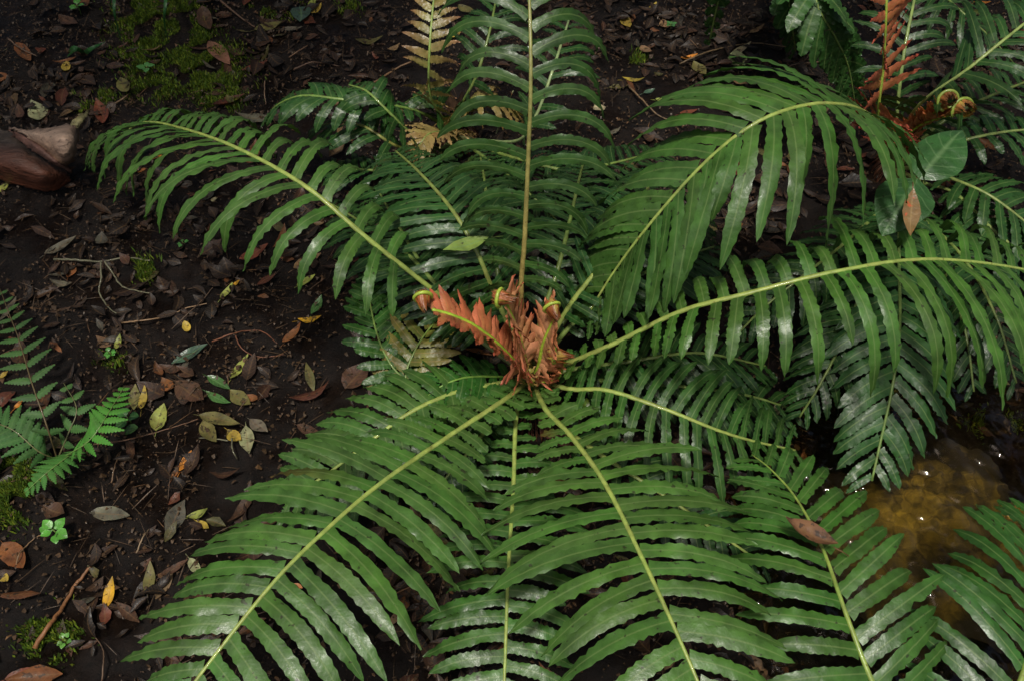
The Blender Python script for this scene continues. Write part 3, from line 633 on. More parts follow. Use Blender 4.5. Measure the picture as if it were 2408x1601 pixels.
LEAVES = [
 (492,103,542,157,.36,'pink',.1,'long pinkish brown leaf lying slanted on the bright moss'),
 (599,72,665,54,.55,'olive',.1,'broad pale olive leaf at the end of the long bare twig near the top edge'),
 (661,72,713,67,.34,'grey',.1,'dull olive grey leaf lying beside the broad pale olive leaf'),
 (732,38,758,13,.42,'yellow',.3,'curled yellow leaf near the top edge beside the blue green round leaf'),
 (705,18,706,54,.75,'bluegreen',.05,'rounded blue green leaf near the top edge'),
 (727,18,745,-4,.6,'ygreen',.1,'yellow green leaf touching the top edge above the curled yellow leaf'),
 (158,150,159,173,.5,'yellow',.2,'small spotted yellow leaf under the low grass tuft'),
 (478,25,497,80,.4,'brown',.2,'brown leaf hanging upright between the moss and the long twig'),
 (286,190,300,224,.45,'olive',.15,'dark yellow leaf at the lower left of the moss'),
 (371,372,391,368,.8,'orange',.3,'small orange scrap under the upper left frond'),
 (230,243,246,302,.34,'red',.2,'reddish brown leaf standing on edge above the upper left frond tip'),
 (78,246,97,292,.6,'pale',.35,'pale curled heart shaped leaf above the big peeling sheath'),
 (606,515,630,528,.7,'tan',.3,'small tan curled leaf in the gap under the upper left frond'),
 (499,472,514,468,.8,'cream',.3,'tiny cream round leaf between two pinnae of the upper left frond'),
 (320,404,346,398,.6,'obrown',.2,'small orange brown leaf near the drooping pinna tips at left'),
 (-6,456,22,430,.6,'ygreen',.2,'yellow green leaf cut by the left edge below the sheath'),
 (570,170,632,148,.4,'red',.15,'dull red leaf right of the moss patch'),
 (140,40,185,60,.5,'brown',.2,'brown leaf near the top left corner under two small green leaves'),
 (1055,92,1088,74,.36,'yellow',.3,'yellow orange leaf close behind the tan upright frond'),
 (914,121,942,107,.6,'tan',.3,'crumpled orange tan leaf left of the tan upright frond'),
 (1466,40,1481,70,.5,'yellow',.2,'upright yellow leaf at the top, left of its small tan neighbour'),
 (1558,50,1570,70,.6,'tan',.2,'small tan leaf beside a green sprout near the top edge'),
 (1529,29,1543,9,.6,'yellow',.2,'small yellow leaf nearest the top edge, right of the upright frond'),
 (1508,113,1532,127,.6,'tan',.2,'flat tan leaf on dark soil right of the upright frond'),
 (1464,190,1516,192,.28,'yellow',.4,'boat shaped yellow tan leaf at the head of the right hand twig'),
 (1432,208,1474,205,.45,'olive',.15,'olive brown leaf just under the boat shaped leaf'),
 (1513,221,1540,211,.5,'bluegreen',.1,'grey green leaf right of the curving twig'),
 (1542,237,1573,241,.45,'ygreen',.2,'yellow olive leaf lying right of the grey green leaf'),
 (1401,250,1419,265,.8,'cream',.2,'cream three cornered leaf scrap beside the upright frond tips'),
 (886,222,921,218,.34,'vivid',.2,'bright yellow leaf beside the long slanting stick'),
 (1079,20,1118,35,.5,'olive',.2,'pale olive leaf at the top edge left of the upright frond'),
 (1853,70,1867,47,.55,'orange',.2,'small upright orange leaf near the hanging frond'),
 (1762,82,1797,61,.32,'tan',.25,'narrow tan leaf left of the orange upright leaf'),
 (1864,75,1897,68,.4,'yellow',.2,'yellow leaf just below the orange upright leaf'),
 (1826,111,1877,85,.45,'brown',.2,'big dull brown leaf behind the thin curved twig'),
 (1710,140,1766,102,.22,'cream',.15,'narrow cream leaf lying over a grey green crumpled leaf'),
 (1728,130,1742,167,.7,'pale',.3,'crumpled grey green leaf under the narrow cream leaf'),
 (1630,150,1660,181,.6,'olive',.15,'rounded olive green leaf beside the broad arching frond, upper left'),
 (1724,185,1757,204,.55,'tan',.3,'tan curled leaf just above the broad arching frond'),
 (1767,197,1795,195,.5,'red',.2,'reddish leaf touching the tan curled leaf above the arching frond'),
 (1600,141,1641,131,.3,'orange',.2,'narrow orange leaf at the left end of the thin curved twig'),
 (2288,9,2330,8,.35,'orange',.2,'orange tan leaf at the top right edge'),
 (2355,127,2378,128,.5,'tan',.2,'small tan leaf among dark pinnae at the right'),
 (1598,270,1640,260,.35,'red',.2,'dull red leaf beneath the left pinnae of the broad frond'),
 (107,600,180,557,.36,'grey',.1,'grey brown leaf above the forked twig'),
 (160,655,175,620,.65,'obrown',.2,'orange brown leaf under the left arm of the forked twig'),
 (520,703,549,667,.36,'ygreen',.2,'yellow green pointed leaf on dark soil left of the drooping pinnae'),
 (548,672,566,660,.5,'vivid',.2,'yellow leaf scrap behind the yellow green pointed leaf'),
 (699,674,742,648,.42,'ygreen',.15,'yellow green leaf just below the pinna tips, left of centre'),
 (732,741,757,696,.42,'green',.1,'green leaf with dark holes standing over the vivid yellow leaf'),
 (703,755,758,747,.34,'vivid',.2,'vivid yellow torn leaf left of the rosette'),
 (275,822,284,787,.42,'ygreen',.2,'small yellow green leaf alone on the dark soil at left'),
 (436,761,445,786,.5,'yellow',.3,'tiny curled yellow leaf below the pale thin stick'),
 (406,858,490,811,.38,'bluegreen',.08,'large dull green leaf flat on the soil left of the wet patch'),
 (543,892,585,834,.30,'ygreen',.12,'long yellow green leaf pressed against a dark brown leaf'),
 (581,897,600,832,.45,'dark',.12,'dark brown leaf pressed against the long yellow green leaf'),
 (380,864,430,878,.35,'brown',.3,'rolled brown leaf below the large dull green leaf, left one'),
 (418,866,460,888,.5,'brown',.3,'rolled brown leaf below the large dull green leaf, right one'),
 (385,893,407,921,.6,'obrown',.25,'orange brown leaf next to the big flat brown leaf'),
 (416,898,482,944,.62,'brown',.1,'big flat brown leaf left of the two green leaves'),
 (489,886,542,917,.36,'green',.1,'upper of the two green leaves side by side on the litter'),
 (485,920,543,948,.32,'green',.1,'lower of the two green leaves side by side on the litter'),
 (543,918,591,953,.55,'olive',.15,'spotted olive leaf right of the two green leaves'),
 (580,930,611,938,.6,'obrown',.2,'orange brown scrap tucked against the spotted olive leaf'),
 (333,963,343,908,.34,'yellow',.25,'narrow yellow leaf standing beside the bright lacy frond'),
 (317,966,320,904,.42,'olive',.1,'dark olive leaf against the narrow yellow leaf'),
 (368,1014,387,949,.6,'ygreen',.12,'pale yellow green oval leaf on bare soil right of the lacy fern'),
 (470,977,566,999,.32,'olive',.08,'large olive brown leaf with a clean pointed tip'),
 (480,991,510,1041,.45,'olive',.12,'mottled olive leaf under the large pointed olive brown leaf'),
 (589,987,631,1016,.48,'grey',.12,'olive brown leaf near the lower left frond tips'),
 (537,1012,569,1037,.6,'yellow',.15,'bright yellow leaf beside a large grey green leaf'),
 (579,1003,587,1068,.45,'pale',.1,'large grey green leaf beside the bright yellow leaf'),
 (294,1012,327,1006,.75,'green',.1,'rounded dark green leaf below the bright lacy frond'),
 (-4,892,22,873,.5,'yellow',.2,'yellow leaf cut by the left edge between lacy fronds'),
 (35,960,55,938,.45,'orange',.2,'orange yellow leaf under the lacy fern'),
 (565,614,632,576,.45,'red',.12,'reddish brown leaf under the drooping pinnae at left'),
 (692,634,756,598,.5,'tan',.12,'pale tan leaf half hidden by the drooping pinnae'),
 (668,808,711,763,.36,'obrown',.25,'shiny curled brown leaf below the vivid yellow leaf'),
 (424,1109,452,1060,.42,'orange',.15,'vivid orange leaf on soil left of the lower left frond'),
 (405,1125,422,1096,.4,'obrown',.2,'brown leaf stub tucked behind the vivid orange leaf'),
 (248,1436,266,1355,.34,'vivid',.18,'orange yellow leaf with black spots near the lower left corner'),
 (349,1396,356,1321,.38,'olive',.25,'smooth olive tan upright leaf in the bare soil, lower left'),
 (381,1354,445,1317,.30,'brown',.2,'narrow dark brown leaf right of the smooth olive tan leaf'),
 (277,1419,332,1467,.30,'brown',.15,'brown strap shaped leaf below the smooth olive tan leaf'),
 (443,1216,493,1197,.40,'ygreen',.2,'upper of two torn yellow leaves near the left frond tips'),
 (463,1225,493,1244,.35,'yellow',.2,'lower of two torn yellow leaves near the left frond tips'),
 (218,1206,308,1214,.42,'grey',.1,'large dull grey olive leaf pitted with decay at lower left'),
 (106,1192,156,1210,.7,'brown',.2,'glossy brown curled leaf below the lower left moss'),
 (15,1597,98,1572,.5,'red',.1,'large reddish leaf in the bottom left corner'),
 (447,1314,476,1350,.45,'pale',.2,'silvery pale folded leaf at the tips of the lower left frond'),
 (-4,1348,22,1368,.5,'yellow',.2,'small yellow leaf cut by the left edge, low down'),
 (812,915,868,852,.75,'brown',.12,'large brown leaf under the small olive frond left of the crown'),
 (1041,1313,1037,1362,.4,'olive',.2,'olive leaf in the gap left of the bottom middle frond'),
 (1820,980,1856,922,.30,'pale',.12,'pale green leaf with brown edge among fronds right of the crown'),
 (700,1000,760,1030,.35,'brown',.12,'brown leaf on the wet ground left of the lower left frond base'),
 (40,105,75,150,.35,'obrown',.15,'orange brown leaf in the dark top left corner'),
 (10,1280,60,1340,.5,'obrown',.2,'orange brown leaf left of the bright green seedling'),
 (640,420,690,400,.35,'brown',.2,'brown leaf glimpsed above the upper left stalk'),
 (1330,60,1362,84,.5,'brown',.2,'brown leaf behind the upright frond on its right'),
 (1650,30,1690,22,.4,'brown',.15,'dark brown leaf at the top edge near the hanging pinna'),
 (2290,1010,2330,1040,.4,'brown',.15,'brown leaf on wet mud above the golden pool'),
]
for u0, v0, u1, v1, ratio, ck, curl, lab in LEAVES:
    a = PG(u0, v0, .003); b = PG(u1, v1, .004 + .012 * R())
    mb = MB(); c = C_L[ck]
    leaf_geo(mb, a, b, ratio * .88, jit(c, .12), curl=curl * U(.8, 1.6), fold=U(.05, .35), prof=random.choice(('lance', 'ovate')), tipc=jit(c, .25), bend=U(-.2, .2))
    d = (a - b).normalized(); tube(mb, [a, a + d * .006 + V((0, 0, .001)), a + d * .014], lambda t: .0009, tuple(x * .7 for x in c), 4)
    o = mb.build('fallen_leaf', M_BROAD if ck in ('green', 'bluegreen') else M_DEAD, org=a)
    tag(o, lab, 'leaf', 'fallen leaves on the forest floor')

def placed_leaf(pa, pb, ratio, ck, label, mat, name='fallen_leaf', curl=.1, fold=.2, prof='lance', cat='leaf', bend=0):
    mb = MB(); a = P(*pa); b = P(*pb); c = C_L[ck] if isinstance(ck, str) else ck
    leaf_geo(mb, a, b, ratio, c, curl=curl, fold=fold, seg=14, prof=prof, bend=bend)
    d = (a - b).normalized(); tube(mb, [a, a + d * .012, a + d * .024 + V((0, 0, -.003))], lambda t: .001, tuple(x * .7 for x in c), 4)
    return tag(mb.build(name, mat, org=a), label, cat)
placed_leaf((1960, 1285, .235), (1838, 1222, .25), .36, (.135, .065, .03), 'curled brown leaf lying across the lower right frond', M_DEAD, curl=.35, fold=.7)
placed_leaf((1150, 562, .345), (1042, 592, .345), .36, (.17, .25, .05), 'yellow green leaf with brown torn end lying on a stalk behind the red fronds', M_BROAD, curl=.1)
placed_leaf((2146, 448, .45), (2138, 560, .435), .28, (.17, .10, .035), 'narrow brown leaf with orange spots lying on a broad green leaf', M_SPOT, curl=.12)
placed_leaf((1200, 232, .2), (1170, 318, .1), .62, (.36, .40, .20), 'large pale green leaf with brown blotches among the tan fronds', M_SPOT, curl=.1, prof='ovate')
placed_leaf((690, 1372, .285), (712, 1382, .285), .4, (.35, .14, .05), 'tiny orange brown fragment on the lower left frond', M_DEAD)

# broad leaved seedling beside the upper right fern
bs = PG(2170, 440); S1 = thing('broad_leaf_seedling', bs, 'seedling with two broad smooth green leaves below the coiled fronds at right', 'seedling')
mb = MB(); tube(mb, catmull([bs, P(2168, 425, .22), P(2166, 412, .42)], 8)[0], lambda t: .002, (.12, .16, .05), 6); mb.build('stem', M_STEM, S1)
for q0, q1, rt in (((2166, 412, .43), (2268, 296, .45), .62), ((2164, 410, .43), (2078, 545, .41), .66)):
    mb = MB(); leaf_geo(mb, P(*q0), P(*q1), rt, (.030, .090, .024), curl=-.16, fold=-.16, seg=16, prof='ovate', jitter=.01); mb.build('leaf', M_BROAD, S1, org=P(*q0))
# small seedlings
def seedling(u, v, n, r, col, label, up=.03):
    c = PG(u, v); s = thing('seedling', c, label, 'seedling')
    mb = MB(); tube(mb, [c - V((0, 0, .005)), c + V((.002, .001, up * .5)), c + V((0, 0, up))], lambda t: .0012, (.12, .2, .04), 5); mb.build('stem', M_STEM, s)
    for k in range(n):
        a = 2 * pi * k / n + U(-.4, .4); d = V((cos(a), sin(a), U(-.1, .35))); p0 = c + V((0, 0, up * U(.7, 1))); p1 = p0 + d * .004
        mb = MB(); leaf_geo(mb, p1, p1 + d * r * U(.8, 1.25), U(.75, .95), jit(col, .15), curl=-.15, fold=.15, seg=8, prof='ovate', jitter=.06); mb.build('leaf', M_BROAD, s, org=p1)
seedling(146, 1270, 8, .020, (.085, .30, .035), 'bright green round leaved seedling at lower left', .04)
seedling(352, 180, 4, .018, (.05, .17, .04), 'low green two lobed sprout on the mossy patch')
seedling(190, 35, 4, .018, (.06, .22, .03), 'pair of small bright leaves near the top left corner')
seedling(265, 842, 9, .008, (.06, .22, .03), 'tiny feathery green sprout in the bare soil at left', .02)
seedling(310, 1000, 3, .02, (.04, .13, .03), 'dark three leaved sprout below the bright lacy frond')
seedling(1345, 930, 9, .016, (.13, .22, .05), 'yellow green seedlings at the right foot of the crown', .05)
seedling(1378, 985, 8, .014, (.16, .26, .03), 'bright yellow mossy sprout between two fronds right of the crown', .04)
seedling(1575, 72, 5, .012, (.05, .17, .04), 'small green sprout on the litter near the top edge', .02)
seedling(158, 1510, 5, .008, (.10, .26, .04), 'tiny green sprout beside the orange brown stick', .012)
seedling(432, 578, 4, .008, (.06, .2, .04), 'tiny green clover like sprout under the drooping pinna tips', .012)
# grass blades
def grass(name, base, tips, label, w=.007):
    b = PG(*base); g = thing('grass_tuft', b, label, 'grass')
    for pix in tips:
        pts = [b] + [P(*q) for q in pix]; path, L = catmull(pts, 12); mb = MB(); ps = []; fs = []
        for i, p in enumerate(path):
            T = (path[min(12, i + 1)] - path[max(0, i - 1)]).normalized(); S = T.cross(V((.2, -.8, .5))).normalized(); hw = w * .5 * (1 - (i / 12) ** 2.2) + .0004
            for v in (-1, 0, 1): ps.append(p + S * v * hw + (T.cross(S) * (-.3 * hw) if v == 0 else V((0, 0, 0))))
        for i in range(12):
            for k in range(2): fs.append((i * 3 + k, i * 3 + k + 1, i * 3 + k + 4, i * 3 + k + 3))
        mb.add(ps, fs, [jit((.025, .10, .025), .1)] * len(ps), [(i // 3 / 12, .6, .5) for i in range(len(ps))]); mb.build('blade', M_FERN, g)
grass('g', (275, -60), [[(268, 0, .2), (272, 50, .14), (290, 108, .05)], [(262, -40, .2), (258, -20, .2), (262, 30, .1)]], 'long grass blade bending down from the top edge left of the moss', .012)
grass('g', (392, -60), [[(390, 0, .2), (386, 50, .14), (395, 100, .06)]], 'long grass blade bending down over the bright moss', .013)
grass('g', (198, 128), [[(215, 115, .05), (246, 100, .05)], [(180, 116, .06), (158, 134, .03)], [(185, 118, .05), (172, 112, .05), (160, 124, .03)]], 'low tuft of short grass blades near the top left corner', .012)

# ------------------------------------------------------------------ twigs
def twig(paths, r, col, label, lift=.008):
    mb = None; root = None
    for i, pp in enumerate(paths):
        pts = [PG(u, v, lift + .012 * sin(1.7 * k + i)) for k, (u, v) in enumerate(pp)]
        for p in pts: p.z = max(p.z, G(p.x, p.y) + .003)
        path, L = catmull(pts, max(10, 5 * len(pts)))
        path = [p + V((U(-1, 1), U(-1, 1), U(-.5, .5))) * r * .35 for p in path]
        mb = MB(); tube(mb, path, lambda t: (r if i == 0 else r * .8) * (1 - .4 * t), col, 6, rough=.12)
        if i == 0: root = mb.build('twig', M_TWIG, org=pts[0]); tag(root, label, 'twig')
        else: mb.build('side_branch', M_TWIG, root, org=pts[0])
LICH = (.13, .125, .075)
twig([[(127, 610), (180, 612), (237, 616), (300, 611), (352, 614)], [(237, 617), (238, 655), (236, 692), (250, 718), (273, 738)], [(247, 616), (268, 648), (293, 679), (352, 690)]], .0026, LICH, 'forked lichen grey twig on the bare soil at left')
twig([[(286, 759), (340, 753), (390, 745), (440, 730), (487, 714)]], .0018, (.24, .15, .08), 'thin pale stick lying level below the forked twig')
twig([[(404, 774), (445, 735), (490, 690), (545, 610)]], .0013, (.08, .05, .03), 'thin dark stick crossing the pale stick')
twig([[(499, 803), (540, 787), (580, 778), (620, 785), (652, 808)]], .0016, (.15, .055, .025), 'reddish wiry stem arching over the wet patch')
twig([[(553, 787), (568, 818), (603, 838), (644, 842), (667, 833)]], .0015, (.14, .055, .028), 'reddish wiry stem bent like a bow below the arching one')
twig([[(220, 1044), (290, 1035), (344, 1022), (410, 1008), (466, 984)]], .0016, (.12, .06, .03), 'long thin brown stem running right from the lacy fern')
twig([[(80, 1522), (115, 1472), (148, 1425), (180, 1378), (216, 1328)]], .0042, (.20, .085, .03), 'thick orange brown stick near the lower left corner')
twig([[(240, 1600), (243, 1560), (240, 1520), (210, 1480)]], .0014, (.10, .06, .035), 'thin upright stem at the bottom edge left of the frond')
twig([[(38, 1330), (44, 1305), (60, 1285), (90, 1265), (116, 1256)]], .0013, (.2, .12, .06), 'fine curved stem left of the bright green seedling')
twig([[(508, -6), (545, 25), (575, 48), (601, 69)]], .0034, (.10, .055, .03), 'bare brown twig slanting down from the top edge')
twig([[(790, 247), (840, 220), (890, 190), (930, 168), (968, 146)]], .0036, (.17, .095, .045), 'long tan stick slanting behind the tan upright frond')
twig([[(1475, 200), (1516, 241), (1545, 270), (1572, 288), (1610, 297)]], .0026, (.16, .10, .05), 'curving tan twig right of the upright frond')
twig([[(1598, 151), (1640, 132), (1686, 117), (1772, 107), (1841, 110), (1910, 113)]], .0022, (.13, .085, .04), 'thin curved twig lying above the broad arching frond')
twig([[(1838, 175), (1860, 155), (1900, 149), (1950, 150), (2030, 147)]], .0018, (.13, .08, .045), 'thin bent twig near the hanging frond tip')
twig([[(680, 136), (700, 122), (725, 107)]], .002, (.16, .09, .05), 'short tan stick right of the moss')
twig([[(690, 165), (730, 148), (765, 150), (800, 162)]], .0024, (.09, .05, .03), 'dull brown twig arching right of the short tan stick')
twig([[(272, 243), (290, 232), (304, 221)]], .002, (.2, .13, .07), 'short pale stick below the mossy patch')
twig([[(20, 92), (45, 112), (88, 134)]], .0025, (.10, .06, .035), 'short dark stick in the top left corner')
twig([[(623, 190), (622, 220), (626, 247)]], .0018, (.16, .10, .06), 'short upright twig left of the dark fern frond')
twig([[(545, 1030), (548, 1060), (560, 1080)], [(535, 1036), (500, 1030), (470, 1034)]], .0018, LICH, 'small lichen covered twig near the lower left frond')
twig([[(2180, 480), (2200, 512), (2225, 545)]], .0028, (.17, .10, .07), 'pinkish brown stick right of the spotted leaf')
twig([[(1885, 905), (1890, 940), (1888, 985)]], .0025, (.10, .06, .04), 'upright brown stick among dark fronds at right')
twig([[(321, 1300), (335, 1265), (350, 1243)]], .0014, (.24, .17, .1), 'fine pale stem on bare soil right of the green seedling')
twig([[(262, 1135), (270, 1095), (285, 1060)]], .0014, (.14, .08, .04), 'thin brown stem left of the vivid orange leaf')

# ------------------------------------------------------------------ big peeling sheath at the left edge
def sheet(name, grid, n, cols, mat, parent, thick=.004, lumps=.006):
    rows = [catmull([P(*q) for q in row], n)[0] for row in grid]
    colsp = [catmull([r[i] for r in rows], n)[0] for i in range(n + 1)]
    ps = []; cs = []; pv = []
    for i in range(n + 1):
        for j in range(n + 1):
            p = colsp[i][j]; q = noise.noise(p * 13) * lumps * 1.6 + noise.noise(p * 50) * lumps * .7; ed = 1 if i in (0, n) or j in (0, n) else 0
            p = p + V((U(-1, 1), U(-1, 1), U(-.5, .5))) * (.005 * ed)
            ps.append(p + V((q * .3, -q * .5, q))); t = j / n
            k = t * (len(cols) - 1); m = min(len(cols) - 2, int(k)); f = k - m
            nz = noise.noise(p * 40 + V((9, 0, 0)))
            cs.append(tuple(max(.003, (cols[m][c] * (1 - f) + cols[m + 1][c] * f) * (1 + .5 * nz)) for c in range(3))); pv.append((i / n, .5 + .4 * (j / n), .5))
    fs = [(i * (n + 1) + j, i * (n + 1) + j + 1, (i + 1) * (n + 1) + j + 1, (i + 1) * (n + 1) + j) for i in range(n) for j in range(n)]
    mb = MB(); mb.add(ps, fs, cs, pv); o = mb.build(name, mat, parent)
    s = o.modifiers.new('thickness', 'SOLIDIFY'); s.thickness = thick; s.offset = 0
    return o
sb = PG(60, 440); SH = thing('bark_sheath', sb, 'large wet reddish brown sheath with pale twisted flap at the left edge', 'bark')
M_BARK = stem_material('sheath_bark', .62, .60, (.02, .012, .008), .06, 45.0)
nt = M_BARK.node_tree; nz = [x for x in nt.nodes if x.type == 'TEX_NOISE']; ge = [x for x in nt.nodes if x.type == 'NEW_GEOMETRY'][0]
mp = nt.nodes.new('ShaderNodeMapping'); mp.inputs['Scale'].default_value = (0.35, 1.6, 1.6); mp.inputs['Rotation'].default_value = (0, 0, .35); nt.links.new(ge.outputs['Position'], mp.inputs[0])
for x in nz: nt.links.new(mp.outputs[0], x.inputs['Vector']); x.inputs['Detail'].default_value = 6
for x in nt.nodes:
    if x.type == 'BUMP': x.inputs['Strength'].default_value = 1.0; x.inputs['Distance'].default_value = .008
sheet('slab', [[(-90, 296, .02), (-20, 300, .045), (40, 312, .06), (90, 350, .05), (135, 380, .03)],
               [(-90, 335, .05), (-20, 342, .075), (40, 352, .085), (95, 385, .075), (150, 402, .04)],
               [(-90, 375, .055), (-20, 382, .075), (50, 398, .08), (105, 418, .065), (158, 412, .03)],
               [(-90, 400, .005), (-20, 418, .008), (60, 438, .012), (120, 448, .012), (166, 428, .006)]], 30,
      [(.050, .036, .026), (.030, .020, .014), (.085, .030, .016), (.17, .048, .018)], M_BARK, SH, .004, .009)
sheet('fold', [[(18, 306, .075), (75, 330, .10), (120, 362, .105), (165, 398, .06)], [(40, 312, .085), (85, 345, .11), (125, 375, .11), (168, 402, .06)],
               [(30, 320, .07), (80, 356, .095), (122, 384, .09), (165, 405, .05)]], 22, [(.10, .040, .028), (.15, .075, .055), (.06, .026, .018)], M_BARK, SH, .003, .005)
sheet('flap', [[(22, 304, .085), (90, 304, .12), (140, 294, .145), (172, 290, .15), (190, 294, .12)],
               [(50, 312, .095), (105, 324, .135), (145, 328, .155), (172, 326, .15), (182, 322, .10)],
               [(80, 332, .10), (115, 348, .125), (145, 360, .135), (168, 362, .12), (178, 356, .07)],
               [(95, 348, .095), (120, 368, .105), (142, 385, .10), (160, 388, .08), (173, 378, .03)]], 24,
      [(.17, .115, .085), (.33, .235, .175), (.30, .20, .14), (.16, .085, .045)], M_BARK, SH, .003, .005)
sheet('torn_tip', [[(165, 294, .16), (180, 278, .165), (206, 262, .15)], [(174, 296, .16), (190, 284, .165), (207, 263, .15)], [(184, 300, .155), (196, 288, .16), (208, 264, .15)]], 8,
      [(.16, .14, .06), (.24, .22, .09), (.18, .16, .07)], M_BARK, SH, .002, .001)

# golden silt bed and sunken leaves in the pool
def silt_material():
    m, nt, ns, ls = new_mat('golden_silt')
    geo = nd(ns, 'ShaderNodeNewGeometry'); pos = geo.outputs['Position']
    n1 = noise_n(ns, ls, pos, 14.0, 5.0, .65)
    r1 = ramp(ns, .38, .66, (.03, .020, .004), (.21, .15, .018)); ls.new(n1.outputs[0], r1.inputs[0])
    n2 = noise_n(ns, ls, pos, 70.0, 4.0, .6)
    r2 = ramp(ns, .3, .7, (.5,) * 3, (1.3,) * 3); ls.new(n2.outputs[0], r2.inputs[0])
    pb = nd(ns, 'ShaderNodeBsdfPrincipled'); ac = nd(ns, 'ShaderNodeAttribute', attribute_name='col')
    n5 = noise_n(ns, ls, pos, 24.0, 4.0, .6)
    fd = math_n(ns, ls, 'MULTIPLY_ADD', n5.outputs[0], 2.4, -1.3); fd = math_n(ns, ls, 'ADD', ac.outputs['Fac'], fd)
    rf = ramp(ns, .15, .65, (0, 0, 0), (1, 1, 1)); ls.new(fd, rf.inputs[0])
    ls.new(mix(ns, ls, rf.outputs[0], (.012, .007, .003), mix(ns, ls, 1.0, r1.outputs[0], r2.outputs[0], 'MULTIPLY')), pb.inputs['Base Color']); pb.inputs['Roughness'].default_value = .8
    bm = nd(ns, 'ShaderNodeBump'); bm.inputs['Strength'].default_value = .4; bm.inputs['Distance'].default_value = .006
    ls.new(n1.outputs[0], bm.inputs['Height']); ls.new(bm.outputs[0], pb.inputs['Normal'])
    out = nd(ns, 'ShaderNodeOutputMaterial'); ls.new(pb.outputs[0], out.inputs[0]); return m
M_SILT = silt_material()
mb = MB(); c = P(2215, 1290, -.09); n = 44; rings = 7; ps = [V((c.x, c.y, max(G(c.x, c.y) + .006, -.112)))]; fs = []
for r in range(1, rings + 1):
    for k in range(n):
        a = 2 * pi * k / n; rr = .25 * r / rings * (1 + .55 * noise.noise(V((cos(a) * 1.6, sin(a) * 1.6, 4)))+ .12 * noise.noise(V((cos(a) * 5, sin(a) * 5, 2))))
        x = c.x + cos(a) * rr; y = c.y + sin(a) * rr * .95
        ps.append(V((x, y, max(G(x, y) + (.006 if r < rings else -.006), -.112 if r < rings else -9) + .004 * noise.noise(V((x * 22, y * 22, 5))))))
fs += [(0, 1 + k, 1 + (k + 1) % n) for k in range(n)]
for r in range(rings - 1):
    for k in range(n):
        k2 = (k + 1) % n; fs.append((1 + r * n + k, 1 + (r + 1) * n + k, 1 + (r + 1) * n + k2, 1 + r * n + k2))
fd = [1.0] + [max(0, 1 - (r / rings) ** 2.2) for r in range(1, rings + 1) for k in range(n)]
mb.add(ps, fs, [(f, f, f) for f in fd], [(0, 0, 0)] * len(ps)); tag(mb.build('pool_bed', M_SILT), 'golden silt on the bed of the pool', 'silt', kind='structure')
for u0, v0, u1, v1, lab in ((2160, 1270, 2195, 1130, 'golden sunken leaf pointing up at the head of the pool'), (2200, 1270, 2275, 1150, 'golden sunken leaf pointing up and right in the pool'),
                            (2150, 1290, 2110, 1195, 'golden sunken leaf at the left rim of the pool'), (2230, 1290, 2330, 1200, 'golden sunken leaf at the right side of the pool'),
                            (2200, 1330, 2300, 1380, 'golden sunken leaf low in the pool')):
    def pb_(u, v, e):
        q = P(u, v, -.1)
        for _ in range(4): q = P(u, v, G(q.x, q.y) + e)
        return q
    a = pb_(u0, v0, .012); b = pb_(u1, v1, .016); mb = MB(); leaf_geo(mb, a, b, U(.45, .6), jit((.8, .8, .8), .1), curl=.15, fold=.35, seg=9)
    tag(mb.build('sunken_leaf', M_SILT, org=a), lab, 'leaf', 'leaves under water in the pool')

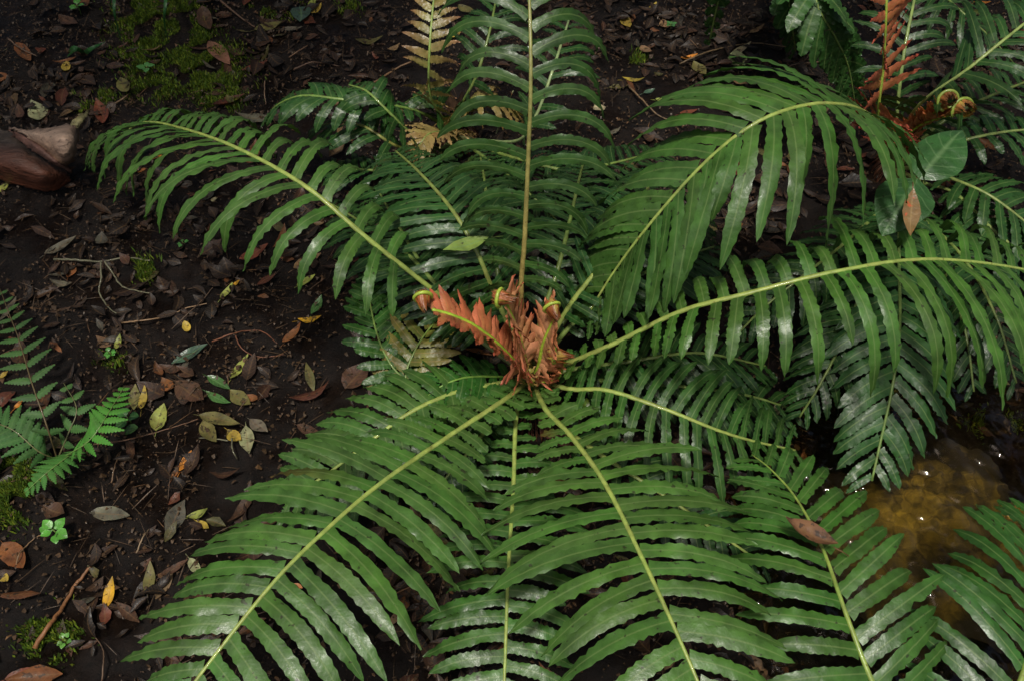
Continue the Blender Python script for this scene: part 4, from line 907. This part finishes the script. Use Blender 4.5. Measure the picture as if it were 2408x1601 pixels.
# ------------------------------------------------------------------ uncounted litter, debris, moss
def litter():
    mb = MB(); n = 0
    pal = [((.012, .007, .005), 9), (C_L['dark'], 8), ((.04, .02, .012), 5), ((.065, .028, .015), 2.2), (C_L['obrown'], .45), (C_L['red'], .35), (C_L['tan'], .22), (C_L['olive'], .3), ((.06, .055, .04), .7)]
    cols = [p[0] for p in pal]; ws = [p[1] for p in pal]
    for _ in range(20000):
        x = U(-1.5, 1.75); y = U(-1.0, 2.3)
        q = ((x - WC.x) / .36) ** 2 + ((y - WC.y) / .34) ** 2
        if q < 1 and R() < .85: continue
        if noise.noise(V((x * 3.1, y * 3.1, 8))) + .5 * noise.noise(V((x * 9, y * 9, 2))) < U(-.25, .45): continue
        z = G(x, y); th = U(0, 2 * pi); L = U(.012, .05) * (1.5 if R() < .15 else 1); d = V((cos(th), sin(th), U(-.12, .25)))
        a = V((x, y, z + U(.001, .011))); c = random.choices(cols, ws)[0]
        leaf_geo(mb, a, a + d * L, U(.24, .6), tuple(q * .62 for q in jit(c, .45)), up=V((U(-.5, .5), U(-.5, .5), 1)), curl=U(-.3, .5), fold=U(-.2, .6), seg=5, jitter=.25, bend=U(-.4, .4))
        n += 1
    big = [(C_L['brown'], 5), (C_L['obrown'], 2), (C_L['dark'], 5), (C_L['olive'], 1.6), (C_L['red'], 1.2), (C_L['tan'], .7), (C_L['grey'], 1.5)]
    for _ in range(1500):
        x = U(-1.5, 1.75); y = U(-1.0, 2.0)
        if ((x - WC.x) / .36) ** 2 + ((y - WC.y) / .34) ** 2 < 1: continue
        if noise.noise(V((x * 2.2, y * 2.2, 31))) < U(-.3, .35): continue
        th = U(0, 2 * pi); L = U(.035, .085); d = V((cos(th), sin(th), U(-.1, .15))); a = V((x, y, G(x, y) + U(.001, .010)))
        leaf_geo(mb, a, a + d * L, U(.2, .5), tuple(q * .6 for q in jit(random.choices([b[0] for b in big], [b[1] for b in big])[0], .35)), up=V((U(-.4, .4), U(-.4, .4), 1)), curl=U(-.2, .5), fold=U(-.3, .7), seg=7, jitter=.16, bend=U(-.3, .3))
    o = mb.build('leaf_litter', M_DEAD); tag(o, 'dark brown decaying leaf litter covering the ground', 'leaf litter', kind='stuff')
    mb = MB()
    for _ in range(110000):
        x = U(-1.5, 1.75); y = U(-1.0, 2.3); z = G(x, y)
        if ((x - WC.x) / .34) ** 2 + ((y - WC.y) / .32) ** 2 < 1 or noise.noise(V((x * 5, y * 5, 77))) < U(-.6, .2): continue
        th = U(0, 2 * pi); L = .002 + .010 * R() ** 3 if R() < .93 else U(.02, .06); w = U(.2, .5) * L * (.6 + .4 * R()) if L < .019 else U(.0004, .001); d = V((cos(th), sin(th), U(-.2, .35))) * L; s = V((-sin(th), cos(th), U(-.3, .3))) * w
        p = V((x, y, z + U(.002, .011))); k = jit(random.choice(((.012, .0066, .0044), (.02, .0105, .006), (.012, .007, .005), (.012, .007, .005), (.05, .028, .015), (.02, .011, .007), (.09, .045, .02) if R() < .3 else (.02, .011, .007))), .45)
        m = p + d * .5 + V((0, 0, w * 1.2))
        mb.add([p - s * .5, p + s * .5, m + s, p + d, m - s], [(0, 1, 2, 4), (4, 2, 3)], [k] * 5, [(0, .6, 0)] * 5)
    o = mb.build('soil_debris', M_DEAD, smooth=False); tag(o, 'crumbs, rootlets and leaf scraps in the soil', 'debris', kind='stuff')
litter()
def moss():
    mb = MB()
    patches = [(350, 30, 70, 45, 2600), (335, 110, 60, 60, 1500), (455, 120, 55, 55, 2400), (500, 170, 70, 55, 3000), (420, 40, 60, 40, 1200), (370, 200, 70, 40, 800), (520, 230, 50, 35, 700), (650, 20, 60, 25, 700), (30, 1120, 45, 60, 2000), (30, 1190, 40, 40, 900),
               (120, 1490, 60, 55, 1200), (340, 640, 25, 25, 300), (200, 250, 25, 20, 250), (250, 235, 20, 20, 200), (2330, 1010, 60, 30, 500), (2180, 1150, 40, 40, 300), (1500, 140, 20, 15, 150), (820, 20, 30, 15, 200), (265, 845, 30, 20, 150)]
    for u, v, ru, rv, n in patches:
        for _ in range(int(n * 2.4)):
            uu = random.gauss(u, ru * .55); vv = random.gauss(v, rv * .55)
            p = PG(uu, vv)
            if noise.noise(p * 22) < -.12: continue
            hh = U(.004, .014) * (1 + .8 * noise.noise(p * 15)); th = U(0, 2 * pi); w = U(.0009, .002); k = jit(random.choice(((.12, .19, .014), (.08, .15, .014), (.19, .25, .02), (.05, .09, .012))), .3)
            d = V((cos(th), sin(th), 0)); t = p + V((U(-.6, .6), U(-.6, .6), 1)) * hh; s = d * w; mdl = p.lerp(t, .55)
            mb.add([p - s * .5, p + s * .5, mdl + s, t, mdl - s], [(0, 1, 2, 4), (4, 2, 3)], [k] * 5, [(0, 0, 0)] * 5)
    o = mb.build('moss', M_MOSS, smooth=False); tag(o, 'bright yellow green moss patches on the ground', 'moss', kind='stuff')
moss()
